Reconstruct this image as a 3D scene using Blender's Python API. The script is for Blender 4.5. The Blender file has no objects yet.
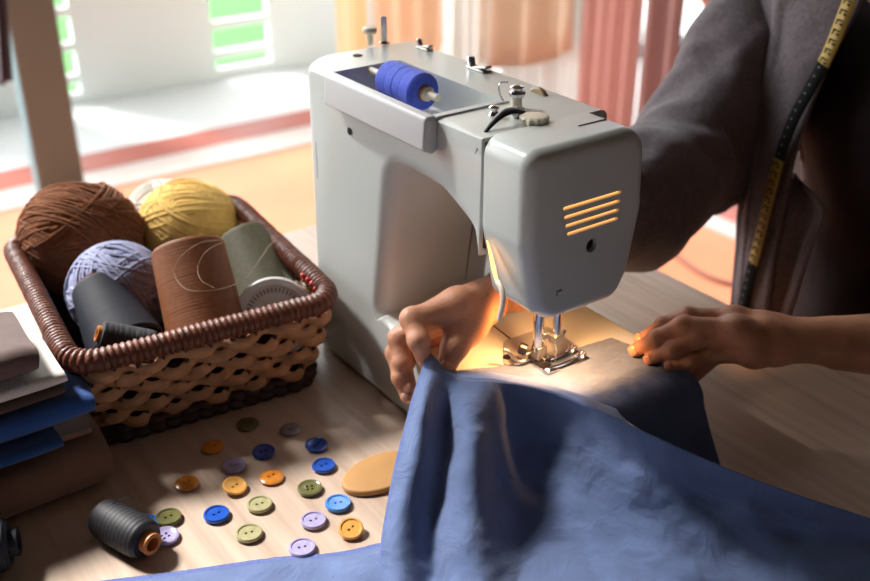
import bpy, bmesh, math, random
import numpy as np
from mathutils import Vector, Matrix, noise as mnoise

random.seed(7)
rng = np.random.default_rng(11)
SC = bpy.context.scene
COL = SC.collection
PI = math.pi
V = Vector
FLOOR = -0.75          # the table top is z = 0

# ------------------------------------------------------------------ materials
def new_mat(name):
    m = bpy.data.materials.new(name); m.use_nodes = True
    return m, m.node_tree, m.node_tree.nodes['Principled BSDF']

def lin(c):
    return tuple(((x/255)/12.92 if x/255 <= .04045 else ((x/255+.055)/1.055)**2.4) for x in c) + (1,)

def plain(name, rgb, rough=.5, metal=0., var=.0, scale=40., bump=0., bscale=200., sheen=0., spec=.5, sss=0., coat=0., trans=0.):
    m, nt, b = new_mat(name)
    c = lin(rgb)
    b.inputs['Base Color'].default_value = c
    b.inputs['Roughness'].default_value = rough
    b.inputs['Metallic'].default_value = metal
    b.inputs['Specular IOR Level'].default_value = spec
    b.inputs['Sheen Weight'].default_value = sheen
    b.inputs['Coat Weight'].default_value = coat
    b.inputs['Transmission Weight'].default_value = trans
    if sss:
        b.inputs['Subsurface Weight'].default_value = sss
        b.inputs['Subsurface Radius'].default_value = (1, .35, .2)
        b.inputs['Subsurface Scale'].default_value = .006
    tc = nt.nodes.new('ShaderNodeTexCoord')
    if var > 0:
        n = nt.nodes.new('ShaderNodeTexNoise'); n.inputs['Scale'].default_value = scale; n.inputs['Detail'].default_value = 5
        r = nt.nodes.new('ShaderNodeValToRGB')
        r.color_ramp.elements[0].position = .3; r.color_ramp.elements[1].position = .7
        r.color_ramp.elements[0].color = tuple(x*(1-var) for x in c[:3]) + (1,)
        r.color_ramp.elements[1].color = tuple(min(1, x*(1+var)) for x in c[:3]) + (1,)
        nt.links.new(tc.outputs['Object'], n.inputs['Vector']); nt.links.new(n.outputs['Fac'], r.inputs['Fac'])
        nt.links.new(r.outputs['Color'], b.inputs['Base Color'])
    if bump > 0:
        n2 = nt.nodes.new('ShaderNodeTexNoise'); n2.inputs['Scale'].default_value = bscale; n2.inputs['Detail'].default_value = 4
        bp = nt.nodes.new('ShaderNodeBump'); bp.inputs['Strength'].default_value = bump; bp.inputs['Distance'].default_value = .002
        nt.links.new(tc.outputs['Object'], n2.inputs['Vector']); nt.links.new(n2.outputs['Fac'], bp.inputs['Height'])
        nt.links.new(bp.outputs['Normal'], b.inputs['Normal'])
    return m

def fabric(name, rgb, var=.25, weave=1400., rough=.85, sheen=.3, vscale=18., bump=.35, crease=0.):
    """woven cloth: fine crossed threads, slightly uneven dye"""
    m, nt, b = new_mat(name)
    c = lin(rgb)
    b.inputs['Roughness'].default_value = rough; b.inputs['Sheen Weight'].default_value = sheen
    b.inputs['Specular IOR Level'].default_value = .2
    tc = nt.nodes.new('ShaderNodeTexCoord')
    n = nt.nodes.new('ShaderNodeTexNoise'); n.inputs['Scale'].default_value = vscale; n.inputs['Detail'].default_value = 8; n.inputs['Roughness'].default_value = .65
    r = nt.nodes.new('ShaderNodeValToRGB')
    r.color_ramp.elements[0].position = .28; r.color_ramp.elements[1].position = .74
    r.color_ramp.elements[0].color = tuple(x*(1-var) for x in c[:3]) + (1,)
    r.color_ramp.elements[1].color = tuple(min(1, x*(1+var)) for x in c[:3]) + (1,)
    nt.links.new(tc.outputs['Object'], n.inputs['Vector']); nt.links.new(n.outputs['Fac'], r.inputs['Fac'])
    nt.links.new(r.outputs['Color'], b.inputs['Base Color'])
    n2 = nt.nodes.new('ShaderNodeTexNoise'); n2.inputs['Scale'].default_value = weave; n2.inputs['Detail'].default_value = 2
    n3 = nt.nodes.new('ShaderNodeTexNoise'); n3.inputs['Scale'].default_value = 60; n3.inputs['Detail'].default_value = 5
    ad = nt.nodes.new('ShaderNodeMath'); ad.operation = 'MULTIPLY_ADD'; ad.inputs[1].default_value = 2.0
    nt.links.new(tc.outputs['Object'], n2.inputs['Vector']); nt.links.new(tc.outputs['Object'], n3.inputs['Vector'])
    nt.links.new(n3.outputs['Fac'], ad.inputs[0]); nt.links.new(n2.outputs['Fac'], ad.inputs[2])
    bp = nt.nodes.new('ShaderNodeBump'); bp.inputs['Strength'].default_value = bump; bp.inputs['Distance'].default_value = .0015
    nt.links.new(ad.outputs[0], bp.inputs['Height']); nt.links.new(bp.outputs['Normal'], b.inputs['Normal'])
    if crease:                                   # sharp little creases of crumpled linen
        n4 = nt.nodes.new('ShaderNodeTexNoise'); n4.inputs['Scale'].default_value = 26; n4.inputs['Detail'].default_value = 3; n4.inputs['Distortion'].default_value = 1.2
        s4 = nt.nodes.new('ShaderNodeMath'); s4.operation = 'SUBTRACT'; s4.inputs[1].default_value = .5
        a4 = nt.nodes.new('ShaderNodeMath'); a4.operation = 'ABSOLUTE'
        b4 = nt.nodes.new('ShaderNodeBump'); b4.inputs['Strength'].default_value = crease; b4.inputs['Distance'].default_value = .010; b4.invert = True
        nt.links.new(tc.outputs['Object'], n4.inputs['Vector']); nt.links.new(n4.outputs['Fac'], s4.inputs[0]); nt.links.new(s4.outputs[0], a4.inputs[0])
        nt.links.new(a4.outputs[0], b4.inputs['Height']); nt.links.new(b4.outputs['Normal'], bp.inputs['Normal'])
    return m

def wood_table():
    m, nt, b = new_mat('pale_wood')
    tc = nt.nodes.new('ShaderNodeTexCoord')
    mp = nt.nodes.new('ShaderNodeMapping'); mp.inputs['Scale'].default_value = (55, 2.2, 20)
    n = nt.nodes.new('ShaderNodeTexNoise'); n.inputs['Scale'].default_value = 1.6; n.inputs['Detail'].default_value = 7; n.inputs['Roughness'].default_value = .6
    r = nt.nodes.new('ShaderNodeValToRGB')
    e = r.color_ramp.elements
    e[0].position = .25; e[0].color = lin((176,150,130)); e[1].position = .7; e[1].color = lin((214,192,174))
    k = e.new(.48); k.color = lin((200,176,157))
    nt.links.new(tc.outputs['Object'], mp.inputs['Vector']); nt.links.new(mp.outputs['Vector'], n.inputs['Vector'])
    nt.links.new(n.outputs['Fac'], r.inputs['Fac']); nt.links.new(r.outputs['Color'], b.inputs['Base Color'])
    b.inputs['Roughness'].default_value = .38
    bp = nt.nodes.new('ShaderNodeBump'); bp.inputs['Strength'].default_value = .12; bp.inputs['Distance'].default_value = .001
    nt.links.new(n.outputs['Fac'], bp.inputs['Height']); nt.links.new(bp.outputs['Normal'], b.inputs['Normal'])
    return m

def curtain_mat(name, rgb):
    """thin cloth that lets daylight through"""
    m = fabric(name, rgb, vscale=8, var=.06); nt = m.node_tree; b = nt.nodes['Principled BSDF']
    out = [n for n in nt.nodes if n.type == 'OUTPUT_MATERIAL'][0]
    t = nt.nodes.new('ShaderNodeBsdfTranslucent'); t.inputs['Color'].default_value = tuple(c**.6 for c in lin(rgb))
    mx = nt.nodes.new('ShaderNodeMixShader'); mx.inputs['Fac'].default_value = .45
    nt.links.new(b.outputs[0], mx.inputs[1]); nt.links.new(t.outputs[0], mx.inputs[2]); nt.links.new(mx.outputs[0], out.inputs[0])
    return m

def glow(name, rgb, s):
    m = bpy.data.materials.new(name); m.use_nodes = True
    nt = m.node_tree; nt.nodes.clear()
    e = nt.nodes.new('ShaderNodeEmission'); e.inputs['Color'].default_value = lin(rgb); e.inputs['Strength'].default_value = s
    o = nt.nodes.new('ShaderNodeOutputMaterial'); nt.links.new(e.outputs[0], o.inputs[0])
    return m

M = {}
M['table'] = wood_table()
M['white'] = plain('machine_white_plastic', (212,217,214), rough=.28, bump=.04, bscale=900, coat=.15)
M['inside'] = plain('machine_tray_plastic', (206,206,208), rough=.4)
M['ivory'] = plain('ivory_plastic', (232,222,200), rough=.35)
M['dial'] = plain('gold_brown_dial', (178,150,112), rough=.35)
M['chrome'] = plain('chrome', (215,215,215), rough=.14, metal=1)
M['steel'] = plain('brushed_steel', (176,170,164), rough=.3, metal=1, var=.1, scale=300)
M['plate'] = plain('satin_steel_plate', (178,182,190), rough=.45, metal=.35)
M['dark_metal'] = plain('dark_metal', (70,70,74), rough=.35, metal=.9)
M['hole'] = plain('dark_hole', (22,22,24), rough=.8)
M['seam'] = plain('seam_grey', (62,54,50), rough=.8)
M['blue_thread'] = plain('blue_thread', (74,98,226), rough=.75, var=.15, scale=300, sheen=.2)
M['core'] = plain('orange_core', (196,122,58), rough=.5, var=.15, scale=60)
M['fabric_blue'] = fabric('blue_denim_linen', (103,121,163), var=.16, vscale=34, bump=.3, crease=.3)
M['fabric_edge'] = fabric('frayed_blue_edge', (92,108,168), var=.3, vscale=400)
M['skin'] = plain('skin', (196,138,108), rough=.5, var=.14, scale=45, bump=.25, bscale=420, sss=.12)
M['nail'] = plain('nail', (212,156,130), rough=.25)
M['cardigan'] = fabric('grey_knit', crease=.25, rgb= (108,98,103), var=.34, weave=800, vscale=260, sheen=.2)
M['shirt'] = fabric('maroon_cotton', (24,11,14), var=.2, vscale=30, sheen=.05)
M['trousers'] = fabric('dark_trousers', (34,34,42))
M['hair'] = plain('dark_brown_hair', (46,30,24), rough=.5, var=.3, scale=80)
M['tape_yellow'] = plain('tape_yellow', (158,126,42), rough=.6, var=.1, scale=90)
M['tape_black'] = plain('tape_black', (20,21,20), rough=.95, spec=.1)
M['wicker'] = plain('wicker_tan', (184,138,98), rough=.62, var=.3, scale=60, bump=.4, bscale=260)
M['wicker_rim'] = plain('wicker_brown_rim', (104,56,38), rough=.42, var=.32, scale=90, bump=.3, bscale=300)
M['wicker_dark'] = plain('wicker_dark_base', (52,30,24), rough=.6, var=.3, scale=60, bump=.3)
M['lining'] = plain('basket_inside', (46,28,20), rough=.8)
M['yarn_brown'] = plain('brown_yarn', (132,74,30), rough=.9, var=.25, scale=160, sheen=.1, bump=.6, bscale=900)
M['yarn_yellow'] = plain('yellow_yarn', (255,208,118), rough=.9, var=.1, scale=160, sheen=.1, bump=.5, bscale=900)
M['yarn_white'] = plain('white_yarn', (232,226,214), rough=.85, var=.08, scale=160, sheen=.4)
M['yarn_lilac'] = plain('lilac_yarn', (156,160,192), rough=.9, var=.18, scale=160, sheen=.15, bump=.5, bscale=900)
M['cone_brown'] = plain('brown_thread_cone', (134,78,42), rough=.62, var=.12, scale=200)
M['cone_olive'] = plain('olive_thread_cone', (96,92,72), rough=.65, var=.12, scale=200)
M['thread_navy'] = plain('navy_thread', (18,22,38), rough=.7, var=.2, scale=300)
M['thread_black'] = plain('black_thread', (26,24,30), rough=.6, var=.25, scale=300)
M['red'] = plain('red_plastic', (206,48,40), rough=.25)
M['redbrown'] = plain('red_brown_cap', (128,62,50), rough=.5)
M['disc'] = plain('white_plastic_disc', (232,232,232), rough=.35)
M['print'] = plain('grey_print', (120,120,128), rough=.6)
M['silver_thread'] = plain('pale_loose_thread', (150,122,98), rough=.5)
M['chalk'] = plain('tan_chalk', (200,150,92), rough=.55, var=.06, scale=40)
M['b_olive'] = plain('olive_button', (112,110,66), rough=.22, var=.12, scale=300, coat=.6)
M['b_cream'] = plain('cream_olive_button', (176,170,128), rough=.22, var=.12, scale=300, coat=.6)
M['b_orange'] = plain('orange_button', (226,140,52), rough=.22, var=.12, scale=300, coat=.6)
M['b_yellow'] = plain('yellow_orange_button', (238,176,92), rough=.22, var=.1, scale=300, coat=.6)
M['b_blue'] = plain('blue_button', (38,88,190), rough=.2, var=.12, scale=300, coat=.6)
M['b_navy'] = plain('dark_blue_button', (32,66,150), rough=.2, var=.12, scale=300, coat=.6)
M['b_sky'] = plain('light_blue_button', (72,138,222), rough=.2, var=.12, scale=300, coat=.6)
M['b_lilac'] = plain('lilac_button', (176,166,206), rough=.22, var=.12, scale=300, coat=.6)
M['b_grey'] = plain('grey_lilac_button', (150,142,150), rough=.25, var=.12, scale=300, coat=.6)
M['f_tan'] = fabric('tan_brown_cloth', (138,104,86), vscale=14, var=.12)
M['f_blue'] = fabric('royal_blue_cloth', (42,82,150), vscale=14, var=.12)
M['f_teal'] = fabric('deep_blue_cloth', (30,72,128), vscale=14, var=.15)
M['f_dark'] = fabric('dark_brown_cloth', (76,60,52), vscale=14, var=.15)
M['f_white'] = fabric('off_white_cloth', (214,208,200), vscale=14, var=.06)
M['f_taupe'] = fabric('taupe_cloth', (104,84,80), vscale=14, var=.15)
M['lace'] = fabric('silver_lace', (190,190,200), vscale=200, var=.3)
M['terracotta'] = plain('terracotta_floor', (196,118,84), rough=.7, var=.12, scale=3)
M['red_strip'] = plain('red_floor_strip', (160,84,70), rough=.5, var=.08, scale=4)
M['white_strip'] = plain('white_floor_strip', (176,162,156), rough=.5)
M['terrace'] = plain('white_terrace', (205,208,208), rough=.7)
M['rail_white'] = plain('white_painted_rail', (238,247,246), rough=.6)
M['lawn'] = plain('green_lawn', (66,124,58), rough=.9, var=.2, scale=14)
M['post'] = plain('grey_painted_post', (120,148,154), rough=.5)
M['post_dark'] = plain('dark_grey_cloth', (96,88,96), rough=.8)
M['curtain_beige'] = curtain_mat('beige_curtain', (238,222,202))
M['curtain_tan'] = curtain_mat('orange_tan_curtain', (240,216,192))
M['curtain_cream'] = curtain_mat('cream_curtain', (246,234,206))
M['curtain_pink'] = curtain_mat('pink_curtain', (226,186,178))
M['curtain_mauve'] = curtain_mat('mauve_curtain', (176,140,136))
M['sheer'] = curtain_mat('white_sheer_curtain', (240,240,236))
M['chair_wood'] = plain('red_brown_wood', (126,66,42), rough=.4, var=.25, scale=20)
M['ceiling'] = plain('grey_ceiling', (96,90,86), rough=.9)
M['wall'] = plain('dim_wall', (66,58,54), rough=.9)
M['cord'] = plain('brown_cord', (120,74,58), rough=.6)
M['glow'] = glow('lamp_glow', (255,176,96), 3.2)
M['glow_soft'] = glow('lamp_glow_seen_through_slots', (255,168,90), 1.5)
M['lever'] = plain('translucent_white_lever', (240,226,204), rough=.3, sss=.0, trans=.15)

# ------------------------------------------------------------------ mesh builder
class MB:
    def __init__(s): s.v = []; s.f = []; s.m = []
    def add(s, vs, fs, mi=0):
        o = len(s.v); s.v += [tuple(p) for p in vs]
        for f in fs: s.f.append(tuple(i+o for i in f)); s.m.append(mi)
    def box(s, lo, hi, mi=0):
        x0,y0,z0 = lo; x1,y1,z1 = hi
        s.add([(x0,y0,z0),(x1,y0,z0),(x1,y1,z0),(x0,y1,z0),(x0,y0,z1),(x1,y0,z1),(x1,y1,z1),(x0,y1,z1)],
              [(0,3,2,1),(4,5,6,7),(0,1,5,4),(1,2,6,5),(2,3,7,6),(3,0,4,7)], mi)
    def obox(s, c, ex, ey, ez, mi=0):
        """box with centre and three half-edge vectors"""
        c, ex, ey, ez = V(c), V(ex), V(ey), V(ez)
        vs = [c+a*ex+b*ey+d*ez for d in (-1,1) for a,b in ((-1,-1),(1,-1),(1,1),(-1,1))]
        s.add(vs, [(0,3,2,1),(4,5,6,7),(0,1,5,4),(1,2,6,5),(2,3,7,6),(3,0,4,7)], mi)
    def tube(s, pts, r, n=10, closed=False, mi=0, flat=1., cap=True, up=None, twist=0.):
        """swept tube; r a number or a list; flat squeezes the second axis"""
        P = [V(p) for p in pts]; N = len(P)
        R = r if hasattr(r, '__len__') else [r]*N
        T = []
        for i in range(N):
            a = P[(i-1) % N] if (closed or i > 0) else P[i]
            b = P[(i+1) % N] if (closed or i < N-1) else P[i]
            t = b-a; T.append(t.normalized() if t.length > 1e-9 else V((0,0,1)))
        u = V(up) if up else (V((0,0,1)) if abs(T[0].z) < .9 else V((1,0,0)))
        vs = []
        for i in range(N):
            u = (u - T[i]*u.dot(T[i]))
            u = u.normalized() if u.length > 1e-6 else T[i].orthogonal().normalized()
            w = T[i].cross(u)
            for k in range(n):
                a = 2*PI*k/n + twist*i
                vs.append(P[i] + (u*math.cos(a) + w*math.sin(a)*flat)*R[i])
            if up: u = V(up)
        fs = []
        for i in range(N if closed else N-1):
            j = (i+1) % N
            for k in range(n):
                l = (k+1) % n
                fs.append((i*n+k, i*n+l, j*n+l, j*n+k))
        if cap and not closed:
            fs.append(tuple(range(n))[::-1]); fs.append(tuple((N-1)*n+k for k in range(n)))
        s.add(vs, fs, mi)
    def lathe(s, prof, org=(0,0,0), axis=(0,0,1), n=28, mi=0, cap=True):
        """prof = [(radius, height)...] about axis"""
        a = V(axis).normalized(); u = a.orthogonal().normalized(); w = a.cross(u); o = V(org)
        vs = []
        for r, h in prof:
            for k in range(n):
                t = 2*PI*k/n
                vs.append(o + a*h + (u*math.cos(t)+w*math.sin(t))*max(r, 1e-5))
        fs = []
        for i in range(len(prof)-1):
            for k in range(n):
                l = (k+1) % n
                fs.append((i*n+k, i*n+l, (i+1)*n+l, (i+1)*n+k))
        if cap:
            fs.append(tuple(range(n))[::-1]); fs.append(tuple((len(prof)-1)*n+k for k in range(n)))
        s.add(vs, fs, mi)
    def grid(s, fn, nu, nv, mi=0, mfn=None):
        vs = [fn(i/nu, j/nv) for j in range(nv+1) for i in range(nu+1)]
        o = len(s.v); s.v += [tuple(p) for p in vs]
        for j in range(nv):
            for i in range(nu):
                a = o + j*(nu+1)+i
                s.f.append((a, a+1, a+nu+2, a+nu+1)); s.m.append(mfn((i+.5)/nu, (j+.5)/nv) if mfn else mi)
    def sphere(s, c, r, n=16, mi=0, sc=(1,1,1)):
        vs = []; m = n//2
        for j in range(m+1):
            ph = PI*j/m
            for k in range(n):
                t = 2*PI*k/n
                vs.append((c[0]+r*sc[0]*math.sin(ph)*math.cos(t), c[1]+r*sc[1]*math.sin(ph)*math.sin(t), c[2]+r*sc[2]*math.cos(ph)))
        fs = [(j*n+k, (j+1)*n+k, (j+1)*n+(k+1) % n, j*n+(k+1) % n) for j in range(m) for k in range(n)]
        s.add(vs, fs, mi)
    def build(s, name, mats, parent=None, smooth=True, angle=40, weld=True):
        me = bpy.data.meshes.new(name)
        me.from_pydata(s.v, [], s.f)
        mats = mats if isinstance(mats, (list, tuple)) else [mats]
        for m in mats: me.materials.append(m)
        me.polygons.foreach_set('material_index', s.m)
        bm = bmesh.new(); bm.from_mesh(me)
        if weld: bmesh.ops.remove_doubles(bm, verts=bm.verts, dist=1e-6)
        bmesh.ops.recalc_face_normals(bm, faces=bm.faces)
        bm.to_mesh(me); bm.free()
        finish(me, smooth, angle)
        o = bpy.data.objects.new(name, me); COL.objects.link(o)
        if parent: o.parent = parent
        return o

def finish(me, smooth=True, angle=40):
    me.polygons.foreach_set('use_smooth', [smooth]*len(me.polygons))
    if smooth: me.set_sharp_from_angle(angle=math.radians(angle))
    me.update()

def tag(o, label=None, cat=None, group=None, kind=None):
    if label: o['label'] = label
    if cat: o['category'] = cat
    if group: o['group'] = group
    if kind: o['kind'] = kind
    return o

def thing(name, label, cat, loc=(0,0,0), rot=None, group=None):
    o = bpy.data.objects.new(name, None); COL.objects.link(o)
    o.location = loc; o.empty_display_size = .02
    if rot is not None: o.rotation_euler = rot
    return tag(o, label, cat, group)

def struct(name, mb, mat, parent=None, **k):
    o = mb.build(name, mat, parent, **k)
    if parent is None: o['kind'] = 'structure'
    return o

def bevel(o, w, seg=3, ang=35):
    m = o.modifiers.new('soften', 'BEVEL'); m.width = w; m.segments = seg; m.limit_method = 'ANGLE'; m.angle_limit = math.radians(ang)
    m.harden_normals = False
    return o

def nz(x, y=0, z=0, s=1.):
    return mnoise.noise(V((x*s, y*s, z*s)))

def arc(pts, radii, n=6):
    """polygon with rounded corners -> list of (x, y)"""
    out = []; N = len(pts)
    for i in range(N):
        p = V(pts[i]).to_2d(); a = V(pts[i-1]).to_2d(); b = V(pts[(i+1) % N]).to_2d(); r = radii[i]
        if r <= 0: out.append((p.x, p.y)); continue
        d1 = (a-p).normalized(); d2 = (b-p).normalized()
        half = math.acos(max(-1, min(1, d1.dot(d2))))/2
        if half > 1.55: out.append((p.x, p.y)); continue
        t = min(r/math.tan(half), .49*(a-p).length, .49*(b-p).length); r = t*math.tan(half)
        c = p + (d1+d2).normalized()*(r/math.sin(half))
        s = p+d1*t-c; e = p+d2*t-c
        a0 = math.atan2(s.y, s.x); a1 = math.atan2(e.y, e.x); da = (a1-a0+PI) % (2*PI)-PI
        for k in range(n+1):
            q = a0+da*k/n; out.append((c.x+r*math.cos(q), c.y+r*math.sin(q)))
    return out

def prism(mb, prof, h0, h1, r0, r1, tofn, seg=6, mi=0):
    """rounded prism: 2-D profile (counter-clockwise), extruded h0..h1; edge radius r0 / r1 is a number or
    fn(x, y) -> (depth, inward offset, shift along x)"""
    N = len(prof); P = [V(p) for p in prof]
    nrm = []
    for i in range(N):
        a = P[i-1]; b = P[(i+1) % N]
        t = b-a; t = t.normalized() if t.length > 1e-9 else V((1,0))
        nrm.append(V((-t.y, t.x)))          # inward for counter-clockwise
    rf0 = r0 if callable(r0) else (lambda x, y: (r0, r0, 0))
    rf1 = r1 if callable(r1) else (lambda x, y: (r1, r1, 0))
    rings = []
    for k in range(seg+1):
        f = PI/2*k/seg; row = []
        for i in range(N):
            d, o, sx = rf0(*P[i]); q = P[i]+nrm[i]*o*(1-math.sin(f)); row.append(tofn(q.x+sx*(1-math.sin(f)), q.y, h0+d*(1-math.cos(f))))
        rings.append(row)
    for k in range(seg, -1, -1):
        f = PI/2*k/seg; row = []
        for i in range(N):
            d, o, sx = rf1(*P[i]); q = P[i]+nrm[i]*o*(1-math.sin(f)); row.append(tofn(q.x+sx*(1-math.sin(f)), q.y, h1-d*(1-math.cos(f))))
        rings.append(row)
    vs = [p for r in rings for p in r]
    fs = [(j*N+i, j*N+(i+1) % N, (j+1)*N+(i+1) % N, (j+1)*N+i) for j in range(len(rings)-1) for i in range(N)]
    fs.append(tuple(range(N))[::-1]); fs.append(tuple((len(rings)-1)*N+i for i in range(N)))
    mb.add(vs, fs, mi)

def carve(o, cutters, angle=40):
    """subtract cutter objects from o and bake the result"""
    for c in cutters:
        m = o.modifiers.new('carve', 'BOOLEAN'); m.operation = 'DIFFERENCE'; m.solver = 'EXACT'; m.object = c
    dg = bpy.context.evaluated_depsgraph_get(); dg.update()
    me = bpy.data.meshes.new_from_object(o.evaluated_get(dg))
    o.modifiers.clear(); o.data = me
    for c in cutters:
        bpy.data.objects.remove(c)
    finish(me, True, angle)

def catmull(pts, n=8, closed=False):
    P = [V(p) for p in pts]; out = []; N = len(P)
    for i in range(N if closed else N-1):
        p0 = P[(i-1) % N] if (closed or i > 0) else P[0]*2-P[1]
        p1 = P[i]; p2 = P[(i+1) % N]
        p3 = P[(i+2) % N] if (closed or i+2 < N) else P[-1]*2-P[-2]
        for k in range(n):
            t = k/n
            out.append(.5*((2*p1)+(p2-p0)*t+(2*p0-5*p1+4*p2-p3)*t*t+(3*p1-p0-3*p2+p3)*t**3))
    if not closed: out.append(P[-1].copy())
    return out

# ================================================================== SEWING MACHINE
mach = thing('sewing_machine', 'white sewing machine standing on the wooden table with its lamp lit above the needle', 'sewing machine', (0,0,0))

def rear_r(y, z):
    sm = lambda t: max(0, min(1, t))**2*(3-2*max(0, min(1, t)))
    if y > .10:                       # the far upright edge is rounded in plan
        t = sm((y-.10)/.06); return (.009+.026*t, .007 if z > .02 else .001, -.020*t)
    if y < -.075 and z < .1:           # and so is the free end of the bed
        t = sm((-.075-y)/.06); return (.007+.062*t, .006 if z > .02 else .001, .066*t)
    if -.105 < y < .06 and .0888 < z < .26: return (.016, .016, 0)
    if y < -.104 and z > .1: return (.0015, .0015, 0)
    if z < .02: return (.009, .001, 0)
    return (.009, .009 if z > .26 else .005, 0)
BE = -.150
body_prof = arc([(BE,.004),(.172,.004),(.172,.300),(-.107,.300),(-.107,.206),(-.088,.224),(-.052,.240),(.016,.243),(.040,.0885),(.025,.085),(BE,.085)],
                [0,.0,.014,0,.0,.04,.03,.022,.012,.02,.008], 8)
mb = MB()
prism(mb, body_prof, 0, .128, rear_r, .012, lambda a, b, h: (h, a, b), 8)
body = mb.build('body', M['white'], mach)
# recess for the thread tray
c1 = MB(); c1.box((-.03,-.044,.268), (.071,.108,.35)); c1 = bevel(c1.build('cut', M['inside']), .004, 3)
c2 = MB(); c2.lathe([(.0022,-.004),(.0022,.01)], (0.0000, 0.0820, 0.2550), (1,0,0)); c2 = c2.build('cut', M['hole'])
carve(body, [c1, c2])
mb = MB(); mb.lathe([(.0032,0),(.0032,.0008),(.002,.0011)], (-0.0010, 0.0800, 0.2540), (1,0,0)); mb.build('screw_hole', M['hole'], mach)
# flat bed in front of the arm
mb = MB()
prism(mb, arc([(BE,.004),(.150,.004),(.150,.0849),(BE,.0849)], [.002,.01,.008,.006], 5), .115, .175, .001, .006, lambda a, b, h: (h, a, b), 5)
mb.build('bed', M['white'], mach)
# tray lip standing proud of the rear face
mb = MB()
prism(mb, arc([(-.0135,.276),(-.004,.272),(.0005,.276),(.0005,.300),(-.003,.303),(-.0115,.303)], [.003,.003,.0,.001,.002,.004], 5), -.052, .104, .003, .006, lambda a, b, h: (a, h, b), 4)
mb.box((.0005,-.050,.296), (.071,-.0435,.3015))
mb.box((.0005,.104,.296), (.03,.107,.3012))
mb.build('thread_tray', M['inside'], mach)
# end cover of the head
cov_prof = arc([(.012,.174),(.031,.161),(.100,.160),(.112,.183),(.121,.235),(.117,.3025),(.000,.3025),(.000,.232)], [.016,.018,.018,.03,.05,.024,.014,.03], 6)
mb = MB()
prism(mb, cov_prof, -.160, -.1092, .011, .0012, lambda a, b, h: (a, h, b), 8)
cover = mb.build('head_cover', M['white'], mach)
cuts = []
vent = [(.0345,.0925,.2545),(.0360,.0922,.2472),(.0378,.0918,.2400),(.0400,.0915,.2330)]
for x0, x1, z in vent:
    c = MB(); c.box((x0,-.18,z-.0014), (x1,-.1545,z+.0014)); cuts.append(bevel(c.build('cut', M['hole']), .0012, 2))
c = MB(); c.lathe([(.0056,-.02),(.0056,.006)], (.066,-.160,.217), (0,1,0)); cuts.append(c.build('cut', M['hole']))
c = MB(); c.box((.0325,-.18,.1835), (.0345,-.157,.1885)); cuts.append(c.build('cut', M['hole']))
c = MB(); c.box((.0346,-.18,.1865), (.0385,-.157,.1886)); cuts.append(c.build('cut', M['hole']))
carve(cover, cuts)
for x0, x1, z in vent:
    mb = MB(); mb.box((x0+.0005,-.1575,z-.0013), (x1-.0005,-.1548,z+.0013))
    tag(mb.build('vent_slot', M['glow_soft'], mach), 'slot glowing orange from the lamp inside')
mb = MB(); mb.lathe([(.0052,.002),(.005,.0005),(.0045,0),(.0012,-.0002)], (.066,-.1565,.217), (0,1,0)); mb.box((.0625,-.1572,.2162), (.0695,-.1560,.2178))
tag(mb.build('screw', M['dark_metal'], mach), 'dark screw in the end cover')
mb = MB(); mb.box((.0327,-.1574,.1837), (.0343,-.157,.1883)); mb.box((.0327,-.1574,.1872), (.0383,-.157,.1888)); mb.build('hook_notch', M['hole'], mach)
# dark seam between arm and cover, and the seam lines on the shell
mb = MB(); mb.box((.003,-.1093,.212), (.098,-.1068,.2965)); mb.build('seam', M['seam'], mach)
mb = MB(); mb.box((-.0002,.1430,.190), (.0012,.1434,.226)); mb.build('seam', M['seam'], mach)
mb = MB(); mb.tube([(.098,.0405,.09),(.098,.0268,.17),(.098,.0162,.243)], .0007, 6); mb.build('seam', M['seam'], mach)
mb = MB(); mb.tube([(.077,-.030,.0851),(.072,-.085,.0851)], .0007, 6); mb.build('seam', M['seam'], mach)
# slit of light along the seam and the lever tip below it
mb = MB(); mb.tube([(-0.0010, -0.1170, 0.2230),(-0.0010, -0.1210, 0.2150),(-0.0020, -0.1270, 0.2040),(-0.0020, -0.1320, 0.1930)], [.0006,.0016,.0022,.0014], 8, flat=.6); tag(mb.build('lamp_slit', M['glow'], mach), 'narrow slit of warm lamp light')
mb = MB(); mb.tube(catmull([(-0.0020, -0.1310, 0.1950),(-0.0040, -0.1400, 0.1920),(-0.0060, -0.1440, 0.1840),(-0.0060, -0.1420, 0.1740),(-0.0060, -0.1400, 0.1660)], 5), [.0012]+[.0030]*19+[.0020], 10, flat=.7); tag(mb.build('presser_lever', M['lever'], mach), 'white plastic lever tip glowing in the lamp light')
# --- top fittings
def top_lever(x, y, s):
    mb = MB(); mb.obox((x,y,.3008), (.0045*s,0,0), (0,.012*s,0), (0,0,.001)); mb.obox((x,y-.003*s,.3028), (.003*s,0,0), (0,.010*s,-.0022*s), (0,0,.0014)); o = bevel(mb.build('slide_lever', M['steel'], mach), .0008, 2)
    mb = MB(); mb.obox((x,y+.010*s,.3045), (.003*s,0,0), (0,.0022*s,0), (0,.001,.0045*s)); bevel(mb.build('tab', M['chrome'], o), .001, 2)
top_lever(.112, .126, .8); top_lever(.110, .040, 1.1)
mb = MB(); mb.lathe([(.0050,-.001),(.0050,.0010),(.0022,.0012)], (.094,.168,.300)); mb.obox((.094,.168,.3125), (.0009,.0012,0), (-.0022,.0016,0), (0,0,.0125)); bevel(mb.build('winder_spindle', M['chrome'], mach), .0006, 2)
mb = MB(); mb.lathe([(.0030,-.002),(.0030,.008),(.0065,.0095),(.0075,.012),(.0065,.0145),(.002,.0155)], (.083,.176,.300)); mb.build('winder_stop', M['ivory'], mach)
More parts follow.
